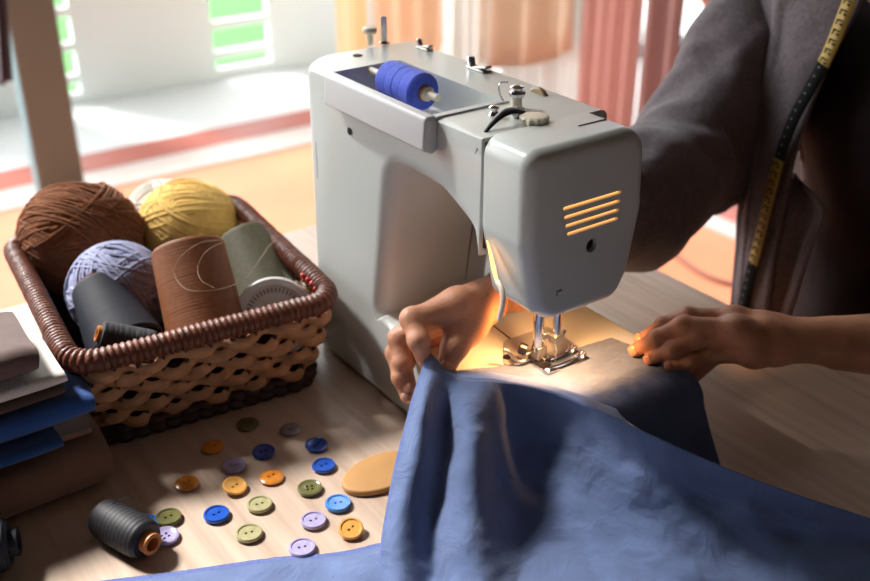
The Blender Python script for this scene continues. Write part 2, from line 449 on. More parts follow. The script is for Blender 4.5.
mb = MB(); mb.lathe([(.0046,0),(.0044,.0006),(.001,.0007)], (0.0480, 0.1420, 0.3000)); mb.build('pin_hole', M['hole'], mach)
mb = MB(); mb.tube([(.040,.108,.2955),(.040,.020,.2955)], .0035, 12); mb.lathe([(.0062,0),(.0062,.004),(.0045,.006),(.0034,.0065),(.0034,.016),(.0030,.018)], (.040,.0215,.2955), (0,-1,0)); mb.build('spool_pin', M['ivory'], mach)
# thread guide and tension parts
mb = MB(); mb.lathe([(.0060,0),(.0060,.0010),(.0042,.0012),(.0042,.010),(.0030,.0105)], (.066,-.066,.300)); o = mb.build('guide_post', M['ivory'], mach)
mb = MB(); mb.lathe([(.0062,.0105),(.0068,.0125),(.0060,.0145),(.0040,.0150),(.0040,.0165),(.0058,.0175),(.0030,.0190)], (.066,-.066,.300)); mb.build('tension_disc', M['chrome'], o)
mb = MB(); mb.tube(catmull([(.058,-.060,.305),(.055,-.058,.312),(.055,-.058,.320),(.060,-.062,.321)], 5), .0007, 6); mb.build('wire_loop', M['chrome'], o)
mb = MB(); mb.lathe([(.0035,0),(.0045,.002),(.0030,.005),(.0042,.008),(.002,.0095)], (.038,-.073,.300)); mb.build('guide_stud', M['chrome'], mach)
mb = MB()
path = catmull([(.054,-.088,.305),(.042,-.090,.309),(.028,-.0925,.308),(.010,-.0965,.299),(-.0035,-.1035,.288)], 6)
mb.tube(path, [.0045]*8+[.0045-.0042*(k/(len(path)-9)) for k in range(len(path)-8)], 8, flat=.45, up=(0,1,.2)); mb.build('take_up_lever', M['dark_metal'], mach)
mb = MB(); mb.sphere((.052,-.084,.304), .0048, 14); mb.build('ball_joint', M['steel'], mach)
mb = MB()
n = 48; pr = [(.0105,0),(.0110,.002),(.0108,.0042),(.0095,.0052),(.003,.0054)]
mb.lathe(pr, (.052,-.1035,.3015), (0,0,1), n)
mb.v = [(.052+(x-.052)*(1+.07*math.cos(12*math.atan2(y+.1035, x-.052))), -.1035+(y+.1035)*(1+.07*math.cos(12*math.atan2(y+.1035, x-.052))), z) for x, y, z in mb.v]
mb.build('pressure_knob', M['ivory'], mach)
mb = MB(); mb.lathe([(.0115,-.0025),(.0125,-.0015),(.0125,.0015),(.0115,.0025)], (.107,-.045,.2925), (1,0,0), 40); mb.build('tension_dial', M['dial'], mach)
mb = MB(); mb.obox((.085,-.132,.3026), (.014,0,0), (0,.0007,0), (0,0,.0004)); mb.build('slot_line', M['seam'], mach)
# --- needle area
mb = MB()
prism(mb, arc([(.042,-.090),(.050,-.128),(.112,-.128),(.116,-.062),(.066,-.060)], [.006,.004,.004,.006,.010], 5), .0846, .0862, .0002, .0006, lambda a, b, h: (a, b, h), 3)
plate = mb.build('needle_plate', M['plate'], mach)
mb = MB(); mb.lathe([(.0040,0),(.0038,.0007),(.001,.0008)], (.051,-.084,.0862)); tag(mb.build('plate_screw', M['dark_metal'], plate), 'dark screw in the plate')
mb = MB(); mb.tube([(.063,-.1085,.170),(.063,-.1085,.1010)], .0046, 16); pb = mb.build('presser_bar', M['chrome'], mach)
mb = MB(); mb.obox((.0640,-.1095,.1000), (.0050,0,0), (0,.0050,0), (0,0,.0058)); mb.obox((.0575,-.1045,.0965), (.0048,0,0), (0,.0024,0), (0,0,.0034)); mb.obox((.0690,-.1110,.0945), (.0030,0,0), (0,.0030,0), (0,0,.0026)); bevel(mb.build('foot_holder', M['steel'], pb), .0012, 2)
mb = MB(); mb.lathe([(.0048,0),(.0052,.002),(.0052,.0055),(.004,.0068)], (.0560,-.1025,.1005), (-.6,.75,.25), 16); mb.build('thumb_screw', M['dark_metal'], pb)
mb = MB(); mb.tube(catmull([(.060,-.106,.094),(.050,-.104,.0915),(.045,-.100,.095),(.042,-.096,.1005),(.0385,-.0935,.1025)], 5), .0016, 8, flat=.8); mb.build('finger_guard', M['steel'], pb)
mb = MB()
for dy in (-.0062, .0062):
    path = catmull([(.060,-.1185+dy,.0905),(.075,-.1185+dy,.0885),(.090,-.1185+dy,.0885),(.097,-.1185+dy,.0900),(.1015,-.1185+dy,.0945)], 4)
    mb.tube(path, .0042, 10, flat=.36, up=(0,1,0))
mb.obox((.0645,-.1185,.0892), (.0065,0,0), (0,.0100,0), (0,0,.0012)); mb.obox((.0665,-.1135,.0935), (.004,0,0), (0,.005,0), (0,0,.0034))
foot = mb.build('presser_foot', M['chrome'], mach); bevel(foot, .0006, 2)
mb = MB(); mb.obox((.0620,-.1150,.0915), (.0038,0,0), (0,.0045,0), (0,0,.0022)); mb.build('ankle_block', M['dark_metal'], foot)
mb = MB(); mb.tube([(.0745,-.1185,.170),(.0745,-.1185,.1160)], .0036, 14); nb = mb.build('needle_bar', M['chrome'], mach)
mb = MB(); mb.obox((.0745,-.1185,.1140), (.0052,0,0), (0,.0046,0), (0,0,.0038)); mb.tube([(.080,-.1185,.1145),(.0865,-.1150,.1150)], .0020, 10); mb.obox((.068,-.1130,.1165), (.004,.001,0), (0,.0018,0), (0,0,.0028)); bevel(mb.build('needle_clamp', M['steel'], nb), .0014, 2)
mb = MB(); mb.tube([(.0745,-.1185,.112),(.0745,-.1185,.100),(.0745,-.1185,.0865)], [.0009,.0008,.0004], 8); mb.build('needle', M['chrome'], nb)
mb = MB(); mb.sphere((.052,-.127,.1655), .008, 16, sc=(1,1,.7)); tag(mb.build('lamp_bulb', M['glow'], mach), 'lit warm bulb under the head')

# spool of blue thread lying in the tray
sp = thing('thread_spool', 'blue thread spool lying on its pin in the tray on top of the sewing machine', 'spool', (.040,.050,.2955))
mb = MB()
pr = [(.0065,-.0275),(.0140,-.0270),(.0161,-.0245)]
for k in range(40):
    h = -.0235+.047*k/39; pr.append((.0163+.00012*math.sin(k*1.9)-(.0004 if k in (10,19,28) else 0), h))
pr += [(.0161,.0245),(.0140,.0270),(.0065,.0275)]
mb.lathe(pr, (0,0,0), (0,1,0), 32, cap=False); mb.build('wound_thread', M['blue_thread'], sp)
mb = MB(); mb.lathe([(.0040,-.0285),(.0068,-.0290),(.0072,-.0270),(.0066,-.025),(.0066,.025),(.0072,.0270),(.0068,.0285),(.0040,.0285)], (0,0,0), (0,1,0), 24, cap=False); tag(mb.build('core', M['core'], sp), 'orange cardboard core')

# ================================================================== TABLE
tab = thing('table', 'pale wooden table carrying the sewing machine, basket and buttons', 'table', (-.4,-.3,FLOOR))
def local(o, mb):  # move builder coordinates into the frame of an unrotated thing
    l = o.location; mb.v = [(x-l.x, y-l.y, z-l.z) for x, y, z in mb.v]; return mb
mb = MB(); mb.box((-1.25,-1.15,-.030), (.418,.432,0)); bevel(local(tab, mb).build('tabletop', M['table'], tab), .003, 2)
for x in (-1.18,.345):
    for y in (-1.08,.36):
        mb = MB(); mb.box((x-.028,y-.028,FLOOR), (x+.028,y+.028,-.09)); bevel(local(tab, mb).build('leg', M['table'], tab), .004, 2)
mb = MB(); mb.box((-1.17,.345,-.09), (.34,.365,-.0301)); mb.box((-1.17,-1.08,-.09), (.34,-1.06,-.0301)); mb.box((-1.19,-1.07,-.09), (-1.17,.355,-.0301)); mb.box((.335,-1.07,-.09), (.355,.355,-.0301)); local(tab, mb).build('apron', M['table'], tab)

# ================================================================== BASKET
BC = V((-.133,.220,0)); BROT = math.radians(-5.5)
bk = thing('woven_basket', 'woven wicker basket full of yarn and thread on the table beside the sewing machine', 'basket', BC, (0,0,BROT))
def rrect(hx, hy, r, n):
    """n points spaced evenly along a rounded rectangle"""
    pts = arc([(-hx,-hy),(hx,-hy),(hx,hy),(-hx,hy)], [r]*4, 10); pts.append(pts[0])
    L = [0]
    for i in range(len(pts)-1): L.append(L[-1]+math.hypot(pts[i+1][0]-pts[i][0], pts[i+1][1]-pts[i][1]))
    out = []; j = 0
    for k in range(n):
        s = L[-1]*k/n
        while L[j+1] < s: j += 1
        t = (s-L[j])/max(1e-9, L[j+1]-L[j]); a, b = pts[j], pts[j+1]
        tx, ty = b[0]-a[0], b[1]-a[1]; l = math.hypot(tx, ty) or 1
        out.append((a[0]+tx*t, a[1]+ty*t, ty/l, -tx/l))
    return out
HB = .098                           # rim height
def half(z): f = z/HB; return .101+.018*f, .113+.026*f, .022
# stakes
NS = 46
mb = MB()
lo = rrect(*half(.006), NS); hi = rrect(*half(HB-.004), NS)
for a, b in zip(lo, hi): mb.tube([(a[0],a[1],.006),(b[0],b[1],HB-.004)], .0026, 6)
mb.build('stakes', M['wicker_dark'], bk)
mb = MB()
rows = 6
for r in range(rows):
    z = .0225+r*.0118; n = NS*6; hx, hy, rr = half(z)
    pr = rrect(hx, hy, rr, n); path = []; rad = []
    for i, (x, y, nx, ny) in enumerate(pr):
        ph = PI*i/6+(PI if r % 2 else 0)
        o = .0052*math.sin(ph)+.0012*nz(i*.21, r*3.1); dz = .0022*math.sin(ph*.5+r)+.0016*nz(i*.13+9, r*1.7)
        path.append((x+nx*o, y+ny*o, z+dz)); rad.append(.0062+.0014*nz(i*.35, r*7.7, 2)+.0007*math.cos(ph*2))
    mb.tube(path, rad, 8, closed=True, up=(0,0,1), flat=.52)
mb.build('woven_wall', M['wicker'], bk)
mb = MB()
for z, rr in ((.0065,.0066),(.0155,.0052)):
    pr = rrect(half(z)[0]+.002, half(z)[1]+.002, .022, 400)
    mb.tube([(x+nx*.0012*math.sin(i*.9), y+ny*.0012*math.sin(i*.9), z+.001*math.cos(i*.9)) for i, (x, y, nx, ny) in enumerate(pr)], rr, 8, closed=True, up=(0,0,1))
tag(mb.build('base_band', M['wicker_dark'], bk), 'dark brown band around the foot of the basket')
mb = MB()
n = 900
pr = rrect(half(HB)[0], half(HB)[1], .026, n); path = []; rad = []
for i, (x, y, nx, ny) in enumerate(pr):
    w = abs(math.sin(PI*i/5.0)); path.append((x, y, HB+.002+.0012*nz(i*.02, 4))); rad.append(.0090+.0017*w+.0006*nz(i*.3, 1))
mb.tube(path, rad, 12, closed=True, up=(0,0,1), twist=0)
tag(mb.build('wrapped_rim', M['wicker_rim'], bk), 'red-brown rim wrapped in cane')
mb = MB()
pr0 = rrect(.094,.106,.02,60); pr1 = rrect(.107,.126,.02,60)
vs = [(a[0],a[1],.010) for a in pr0]+[(a[0],a[1],HB-.008) for a in pr1]
mb.add(vs, [(i,(i+1) % 60,60+(i+1) % 60,60+i) for i in range(60)]+[tuple(range(60))])
lin_o = mb.build('lining', M['lining'], bk)
mod = lin_o.modifiers.new('thick','SOLIDIFY'); mod.thickness = .0015; mod.offset = 1

# ---- yarn balls: a solid core wound with bundles of strands
def yarn_ball(name, label, c, r, mat, strand, bundles, per, seed, sc=(1,1,1), tilt=None):
    rg = random.Random(seed)
    mb = MB(); mb.sphere((0,0,0), r*.93, 24)
    for b in range(bundles):
        ax = V((rg.gauss(0,1), rg.gauss(0,1), rg.gauss(0,1)))
        if tilt: ax = V(tilt)*1.6+ax*.9
        ax.normalize(); u = ax.orthogonal().normalized(); w = ax.cross(u)
        off0 = rg.uniform(-.55,.55)*r; a0 = rg.uniform(0, 2*PI); span = rg.uniform(.7,1.)*2*PI; lift = rg.uniform(.97,1.05)
        for k in range(per):
            off = off0+(k-per/2)*strand*1.75+rg.uniform(-.2,.2)*strand
            if abs(off) > r*.9: continue
            rr = r*(lift+rg.uniform(-.012,.02)); q = math.sqrt(max(1e-6, rr*rr-off*off)); n = 30; path = []
            wob = rg.uniform(-.05,.05)*r; ph = rg.uniform(0,6)
            for i in range(n+1):
                a = a0+span*i/n; o2 = off+wob*math.sin(a*2+ph); q2 = math.sqrt(max(1e-6, rr*rr-o2*o2))
                path.append(ax*o2+(u*math.cos(a)+w*math.sin(a))*q2)
            path[0] *= .93; path[-1] *= .93
            mb.tube(path, strand*rg.uniform(.85,1.1), 6)
    mb.v = [(x*sc[0], y*sc[1], z*sc[2]) for x, y, z in mb.v]
    o = mb.build(name, mat); o.location = c
    return tag(o, label, 'yarn ball', 'balls of yarn in the basket')
yarn_ball('yarn_ball', 'brown ball of yarn in the far left corner of the basket', (-0.1720, 0.3460, 0.0980), .060, M['yarn_brown'], .0013, 46, 9, 3, (1,1,.97), (.25,.2,1))
yarn_ball('yarn_ball', 'bright yellow ball of yarn at the far side of the basket', (-0.0600, 0.3320, 0.0880), .051, M['yarn_yellow'], .0022, 34, 6, 5, (1,1,.92))
yarn_ball('yarn_ball', 'white ball of yarn half hidden behind the yellow ball of yarn', (-0.0730, 0.3700, 0.0920), .036, M['yarn_white'], .002, 26, 6, 8)
yarn_ball('yarn_ball', 'pale lilac-blue ball of yarn between the navy and brown thread cones', (-0.1740, 0.2400, 0.0800), .046, M['yarn_lilac'], .0019, 34, 6, 9, (1,1,1))

# ---- thread cones
def cone(name, label, cat, base, top, r0, r1, mat, core, group=None, ridges=84, core_label=None, core_r=.35, rim=.006):
    base, top = V(base), V(top); ax = top-base; L = ax.length
    t = thing(name, label, cat, base, ax.to_track_quat('Z','Y').to_euler(), group)
    mb = MB(); pr = [(r0*core_r,0),(r0*.95,0),(r0,.003)]
    for k in range(1, ridges):
        f = k/ridges; pr.append((r0+(r1-r0)*f+.00014*math.sin(k*2.3)+.00016*nz(k*.4, 3), .003+(L-rim)*f))
    pr += [(r1*.95,L-.001),(r1*core_r,L)]
    mb.lathe(pr, n=36, cap=False); mb.build('wound_thread', mat, t)
    mb = MB(); cr = r1*core_r; mb.lathe([(cr*.7,-.001),(cr*1.02,-.001),(cr*1.02,L*.5),(cr*1.05,L+.003),(cr*.75,L+.003),(cr*.7,L*.4)], n=24, cap=False)
    tag(mb.build('core', core, t), core_label)
    return t
cone('thread_cone', 'large brown thread cone standing in the middle of the basket', 'thread cone', (-0.1322, 0.1228, 0.0544), (-0.1182, 0.1908, 0.1332), .0375, .0345, M['cone_brown'], M['cone_olive'], core_r=.45, core_label='dark olive end of the core')
cone('thread_cone', 'olive green thread cone leaning at the right side of the basket', 'thread cone', (-0.0412, 0.1538, 0.0311), (-0.0392, 0.2424, 0.1070), .042, .0245, M['cone_olive'], M['disc'], core_r=.4, core_label='pale core')
cone('thread_cone', 'navy blue thread cone with a red-brown cap at the left of the basket', 'thread cone', (-0.1978, 0.1600, 0.0611), (-0.1993, 0.2271, 0.0995), .036, .0235, M['thread_navy'], M['redbrown'], core_r=.75, core_label='red-brown core end')
t = cone('thread_spool', 'small black thread spool with orange core end in the front of the basket', 'spool', (-0.1875, 0.1225, 0.0788), (-0.2269, 0.1358, 0.0991), .0150, .0125, M['thread_black'], M['core'], core_r=.55, core_label='orange core end')
# loose thread looping over the cones
mb = MB()
P_ = [(-0.0932, 0.1651, 0.1424),(-0.1228, 0.1455, 0.1546),(-0.1418, 0.1491, 0.1434),(-0.1502, 0.1443, 0.1307),(-0.1490, 0.1243, 0.1246),(-0.1360, 0.1108, 0.1244),(-0.1135, 0.1142, 0.1202),(-0.0808, 0.1470, 0.1063),(-0.0636, 0.1544, 0.1153),(-0.0400, 0.1746, 0.1192),(-0.0270, 0.1849, 0.1173)]
mb.tube(catmull(P_, 8), .00042, 6)
P_ = [(-0.0904, 0.1625, 0.1416),(-0.1193, 0.1372, 0.1499),(-0.1315, 0.1344, 0.1384),(-0.1350, 0.1221, 0.1304),(-0.1285, 0.1102, 0.1254)]
mb.tube(catmull(P_, 8), .00042, 6)
tag(mb.build('loose_thread', M['silver_thread']), 'pale loose thread looping over the brown and olive thread cones', 'thread')
# white dial
dc = V((-0.0702, 0.1131, 0.0759)); dq = V((-.30,-.80,.52)).normalized()
t = thing('pin_wheel', 'white round plastic disc leaning inside the front right corner of the basket', 'disc', dc, dq.to_track_quat('Z','Y').to_euler())
mb = MB(); mb.lathe([(.001,-.003),(.036,-.003),(.038,-.001),(.038,.002),(.036,.004),(.030,.0042),(.029,.003),(.012,.003),(.011,.0042),(.001,.0045)], n=48, cap=False); mb.build('disc', M['disc'], t)
mb = MB()
for k in range(44):
    a = 2*PI*k/44; c = V((math.cos(a), math.sin(a), 0)); mb.obox(c*.0255+V((0,0,.0031)), c*.0022, V((-c.y, c.x, 0))*.0006, (0,0,.0003))
mb.build('tick_marks', M['print'], t)
PINS = [(-0.0342, 0.1204, 0.1057),(-0.0334, 0.1122, 0.1046),(-0.0335, 0.1046, 0.1035),(-0.0338, 0.0967, 0.1016)]
for k, p in enumerate(PINS):
    p = V(p); t = thing('dressmaking_pin', 'red-headed pin stuck inside the front right corner of the basket', 'pin', p, group='red-headed pins in the basket corner')
    mb = MB(); mb.sphere((0,0,0), .0028, 12); mb.build('pin_head', M['red'], t)
    mb = MB(); mb.tube([(0,0,0),(-.006,.004,-.022)], .0004, 6); mb.build('pin_shaft', M['chrome'], t)

# ================================================================== BUTTONS
def button_mesh(style):
    """returns body builder for a 2-hole / 4-hole button, radius 1"""
    R = .0096
    if style == 'dish': pr = [(.2*R,.0),(.80*R,.0),(.97*R,.0010),(R,.0020),(.96*R,.0031),(.84*R,.0034),(.72*R,.0028),(.3*R,.0024),(.0002,.0024)]
    elif style == 'dome': pr = [(.2*R,0),(.85*R,0),(R,.0012),(.98*R,.0022),(.7*R,.0034),(.4*R,.0036),(.0002,.0030)]
    else: pr = [(.2*R,0),(.8*R,0),(R,.0014),(R,.0026),(.93*R,.0036),(.80*R,.0036),(.74*R,.0029),(.30*R,.0029),(.0002,.0029)]
    return pr
BTN_MESH = {}
def button_body(style, holes, mat):
    key = (style, holes, mat.name)
    if key not in BTN_MESH:
        mb = MB(); mb.lathe(button_mesh(style), n=36, cap=False); mb.f.append(tuple(range(36))[::-1]); mb.m.append(0)
        o = mb.build('disc', mat)
        cs = []
        hs = [(.0021,0),(-.0021,0)] if holes == 2 else [(.0018,.0018),(-.0018,.0018),(.0018,-.0018),(-.0018,-.0018)]
        for x, y in hs:
            c = MB(); c.lathe([(.00105,.0006),(.00105,.01)], (x,y,0), n=12); cs.append(c.build('cut', M['hole']))
        carve(o, cs, 30); BTN_MESH[key] = (o.data, hs); bpy.data.objects.remove(o)
    return BTN_MESH[key]
def button(label, xy, mat, style='rim', holes=2, rot=0., tilt=None, s=1.):
    t = thing('button', label, 'button', (xy[0], xy[1], .0002), (tilt[0] if tilt else 0, tilt[1] if tilt else 0, rot), 'loose buttons on the table')
    s *= 1.06; t.scale = (s,s,s)
    if tilt: t.location.z = .0096*math.sin(math.hypot(*tilt))+.0002
    me, hs = button_body(style, holes, mat)
    o = bpy.data.objects.new('disc', me); COL.objects.link(o); o.parent = t
    mb = MB()
    for x, y in hs: mb.lathe([(.0010,.0007),(.0010,.0008)], (x,y,0), n=10)
    tag(mb.build('thread_holes', M['hole'], t), 'dark holes')
B = [
 ('dark olive button nearest the front of the basket', (248,424), 'b_olive', 'dome', 2, .3, None, 1.02),
 ('grey-lilac button by itself near the foot of the sewing machine', (291,429), 'b_grey', 'dome', 2, .9, None, .96),
 ('orange button nearest the basket, left of the dark blue one', (213,447), 'b_orange', 'dome', 2, .2, None, .98),
 ('dark blue button between the lilac button and the two blue ones by the machine', (264,452), 'b_navy', 'rim', 2, .5, None, 1.),
 ('blue button closest to the sewing machine, just behind another blue one', (316,445), 'b_blue', 'dish', 2, 1.2, None, 1.02),
 ('lilac button in the middle between two orange buttons and the dark blue one', (234,466), 'b_lilac', 'rim', 2, .4, None, 1.02),
 ('blue button just behind the tan tailor chalk, in front of another blue one', (324,466), 'b_blue', 'rim', 2, .6, None, 1.),
 ('orange button farthest left, nearest the folded cloth', (187,483), 'b_orange', 'dome', 2, .7, None, 1.),
 ('tilted light orange button with two clear holes and a glossy corner', (235,487), 'b_yellow', 'dish', 2, .9, (.22,.05), 1.02),
 ('glossy orange button right of the tilted light orange one', (272,477), 'b_orange', 'dome', 2, .8, None, 1.02),
 ('olive green button left of the tan tailor chalk', (310,488), 'b_olive', 'dish', 4, .2, None, 1.04),
 ('light blue button in front of the tan tailor chalk', (338,504), 'b_sky', 'rim', 2, .3, None, 1.06),
 ('pale olive button between the orange and cream ones, right of the blue button', (260,505), 'b_cream', 'rim', 2, .4, None, 1.04),
 ('bright blue button between two olive buttons, near the black spool', (217,515), 'b_blue', 'rim', 2, .7, None, 1.05),
 ('olive button just right of the black thread spool', (169,518), 'b_olive', 'rim', 2, .6, None, 1.05),
 ('pale olive button nearest the blue cloth at the left', (249,534), 'b_cream', 'rim', 2, .4, None, 1.06),
 ('pale lilac button left of the light blue one', (314,521), 'b_lilac', 'rim', 2, .5, None, 1.04),
 ('yellow-orange tilted button beside the blue cloth', (351,529), 'b_yellow', 'rim', 2, .8, (.25,-.2), .98),
 ('pale lilac button touching the edge of the blue cloth', (302,548), 'b_lilac', 'rim', 2, .3, None, 1.05),
 ('patterned lilac button half hidden behind the black thread spool', (165,537), 'b_lilac', 'dish', 4, .8, None, 1.08),
 ('blue button almost hidden behind the black thread spool', (147,524), 'b_sky', 'rim', 2, .4, None, 1.),
]
POS = [(-0.1270, 0.0690, 0.0020),(-0.0990, 0.0390, 0.0020),(-0.1680, 0.0550, 0.0020),(-0.1350, 0.0220, 0.0020),(-0.0920, 0.0040, 0.0020),(-0.1650, 0.0190, 0.0020),(-0.1020, -0.0260, 0.0020),(-0.2080, 0.0200, 0.0020),(-0.1780, -0.0090, 0.0030),(-0.1460, -0.0140, 0.0020),(-0.1270, -0.0460, 0.0020),(-0.1180, -0.0770, 0.0020),(-0.1710, -0.0410, 0.0020),(-0.2050, -0.0320, 0.0020),(-0.2380, -0.0130, 0.0020),(-0.1940, -0.0680, 0.0020),(-0.1450, -0.0840, 0.0020),(-0.1270, -0.1120, 0.0040),(-0.1680, -0.1070, 0.0020),(-0.2490, -0.0330, 0.0020),(-0.2550, -0.0100, 0.0020)]
for (lab, _, mt, st, h, r, tl, s), p in zip(B, POS): button(lab, p, M[mt], st, h, r-.6, tl, s)

# ---- tailor's chalk
ck = [(.037*math.cos(2*PI*k/48)+.002*math.cos(4*PI*k/48), .0235*math.sin(2*PI*k/48)*(1+.18*math.cos(2*PI*k/48))) for k in range(48)]
mb = MB(); prism(mb, ck, 0, .0055, .0018, .0026, lambda a, b, h: (a, b, h), 4)
o = mb.build('tailor_chalk', M['chalk']); o.location = (-.070,-.064,.0001); o.rotation_euler = (0,0,.05)
tag(o, 'flat tan tailor chalk on the table beside the blue cloth', 'chalk')

# ---- black spool and the navy one at the picture's left
def lying_spool(label, a, b, r, mat, core, tail=True):
    a, b = V(a), V(b); ax = (b-a); L = ax.length
    t = thing('thread_spool', label, 'spool', a, ax.to_track_quat('Z','Y').to_euler())
    mb = MB(); pr = [(r*.4,.003),(r*.80,.003),(r*.9,.005)]
    for k in range(36):
        f = k/35; pr.append((r*(1-.09*abs(2*f-1)**5)+.00035*math.sin(k*2.1), .006+(L-.014)*f))
    pr += [(r*.8,L-.006),(r*.4,L-.006)]
    mb.lathe(pr, n=32, cap=False); mb.build('wound_thread', mat, t)
    mb = MB(); c = r*.52; mb.lathe([(c*.62,.002),(c,.0),(c,.004),(c,L-.004),(c*1.04,L),(c*.9,L+.0008),(c*.66,L),(c*.6,L-.012),(c*.6,.01)], n=28, cap=False)
    tag(mb.build('core', core, t), 'orange core')
    return t
t = lying_spool('black thread spool with an orange core lying on the table by the buttons', (-0.2860, 0.0060, 0.0160), (-0.2650, -0.0510, 0.0150), .0165, M['thread_black'], M['core'])
mb = MB(); mb.tube(catmull([(-0.2790, -0.0080, 0.0310),(-0.2740, -0.0090, 0.0340),(-0.2670, -0.0120, 0.0360),(-0.2610, -0.0150, 0.0360)], 6), .0004, 5)
o = mb.build('loose_end', M['thread_black']); o.parent = t; o.matrix_parent_inverse = t.matrix_basis.inverted()
lying_spool('dark navy thread spool at the left edge in front of the folded cloth', (-0.3830, 0.0160, 0.0210), (-0.3480, 0.0040, 0.0210), .0200, M['thread_navy'], M['thread_navy'])

# ================================================================== FOLDED CLOTH STACK
def folded(name, label, mat, x0, x1, y0, y1, z0, z1, layers, seed, slack=.003, t=None):
    """a cloth folded back and forth: the folds show on the near (-y) side"""
    H = z1-z0; th = t or H/layers*.86; gap = H/layers; path = []
    for l in range(layers):
        z = z0+gap*(l+.5)
        ya, yb = (y1, y0) if l % 2 == 0 else (y0, y1)
        ya += nz(l*1.7, seed)*slack*2; yb += nz(l*2.3+5, seed)*slack*2
        n = 16
        for k in range(n+1): path.append((ya+(yb-ya)*k/n, z))
        if l < layers-1:
            for k in range(1, 6):
                a = PI*k/6; s = -1 if l % 2 == 0 else 1
                path.append((yb+s*gap*.5*math.sin(a), z+gap*.5*(1-math.cos(a))))
    mb = MB(); nx = 36; N = len(path)
    def off(i):
        a = path[max(0, i-1)]; b = path[min(N-1, i+1)]; ty, tz = b[0]-a[0], b[1]-a[1]; l = math.hypot(ty, tz) or 1
        return (-tz/l, ty/l)
    prof = [(path[i][0]+off(i)[0]*th/2, path[i][1]+off(i)[1]*th/2) for i in range(N)]+[(path[i][0]-off(i)[0]*th/2, path[i][1]-off(i)[1]*th/2) for i in range(N-1, -1, -1)]
    vs = []; K = len(prof)
    for j in range(nx+1):
        f = j/nx; x = x0+(x1-x0)*f
        e = min(1, (1-f)*nx/5) ; sq = 1-.22*(1-math.sqrt(max(0, 1-(1-e)**2)))
        for i, (y, z) in enumerate(prof):
            zz = z0+(z-z0)*1.0
            w = nz(x*14, y*9, seed)*slack+nz(x*50, y*40, seed+3)*slack*.25
            mid = (z0+z1)/2
            zz = mid+(zz-mid)*sq
            vs.append((x+nz(y*11, z*30, seed+7)*slack*1.5*(f > .5), y+w*.8, max(z0+.0001, zz+w*.35*(z-z0)/H)))
    fs = [(j*K+i, j*K+(i+1) % K, (j+1)*K+(i+1) % K, (j+1)*K+i) for j in range(nx) for i in range(K)]
    mb.add(vs, fs)
    q = lambda j: [(j*K+i, j*K+i+1, j*K+K-2-i, j*K+K-1-i) for i in range(N-1)]
    mb.f += q(0)+[f[::-1] for f in q(nx)]; mb.m += [0]*(2*(N-1))
    o = mb.build(name, mat, angle=60)
    return tag(o, label, 'folded cloth', 'folded cloths in the stack')
folded('folded_cloth', 'thick tan-brown folded cloth at the bottom of the stack on the table', M['f_tan'], -.46, -.254, .070, .20, .0005, .044, 2, 1, .004)
folded('folded_cloth', 'thin tan cloth with a torn edge lying under the royal blue cloth', M['f_tan'], -.46, -.262, .074, .18, .0452, .0510, 1, 2, .002)
folded('folded_cloth', 'narrow deep blue folded cloth sticking out under the royal blue cloth', M['f_teal'], -.47, -.292, .060, .10, .0520, .0620, 2, 3, .002)
folded('folded_cloth', 'royal blue folded cloth in the middle of the stack', M['f_blue'], -.46, -.258, .078, .155, .0628, .0830, 2, 4, .003)
folded('folded_cloth', 'dark brown folded cloth lying on the royal blue cloth', M['f_dark'], -.46, -.276, .084, .150, .0842, .0945, 2, 5, .002)
folded('folded_cloth', 'off-white folded cloth under the taupe bundle', M['f_white'], -.46, -.274, .082, .145, .0956, .1070, 2, 6, .002)
folded('folded_cloth', 'taupe rumpled cloth on top of the stack', M['f_taupe'], -.46, -.290, .090, .165, .1085, .1330, 2, 7, .006)
mb = MB()
rg = random.Random(5)
for k in range(16):
    x = -.362+.0035*k+rg.uniform(-.001,.001); y = .088-.0002*k
    mb.tube(catmull([(x,y+.004,.1085),(x+.002,y-.002,.1105),(x+.003+rg.uniform(-.002,.002),y-.008,.1090),(x+.001,y-.012,.1078)], 4), .0007, 5)
tag(mb.build('lace_trim', M['lace']), 'scrap of silver lace lying on the off-white cloth under the taupe bundle', 'lace')

# ================================================================== BLUE CLOTH BEING SEWN
def sample(ctrl, keys, s):
    """smooth interpolation of control points at parameter s"""
    s = max(keys[0], min(keys[-1], s)); i = 0
    while i < len(keys)-2 and s > keys[i+1]: i += 1
    t = (s-keys[i])/(keys[i+1]-keys[i])
    P = [V(c) for c in ctrl]
    def m(k):
        if k == 0: return (P[1]-P[0])/(keys[1]-keys[0])
        if k == len(P)-1: return (P[-1]-P[-2])/(keys[-1]-keys[-2])
        return (P[k+1]-P[k-1])/(keys[k+1]-keys[k-1])
    h = keys[i+1]-keys[i]; t2, t3 = t*t, t*t*t
    return P[i]*(2*t3-3*t2+1)+m(i)*h*(t3-2*t2+t)+P[i+1]*(-2*t3+3*t2)+m(i+1)*h*(t3-t2)

mb = MB()
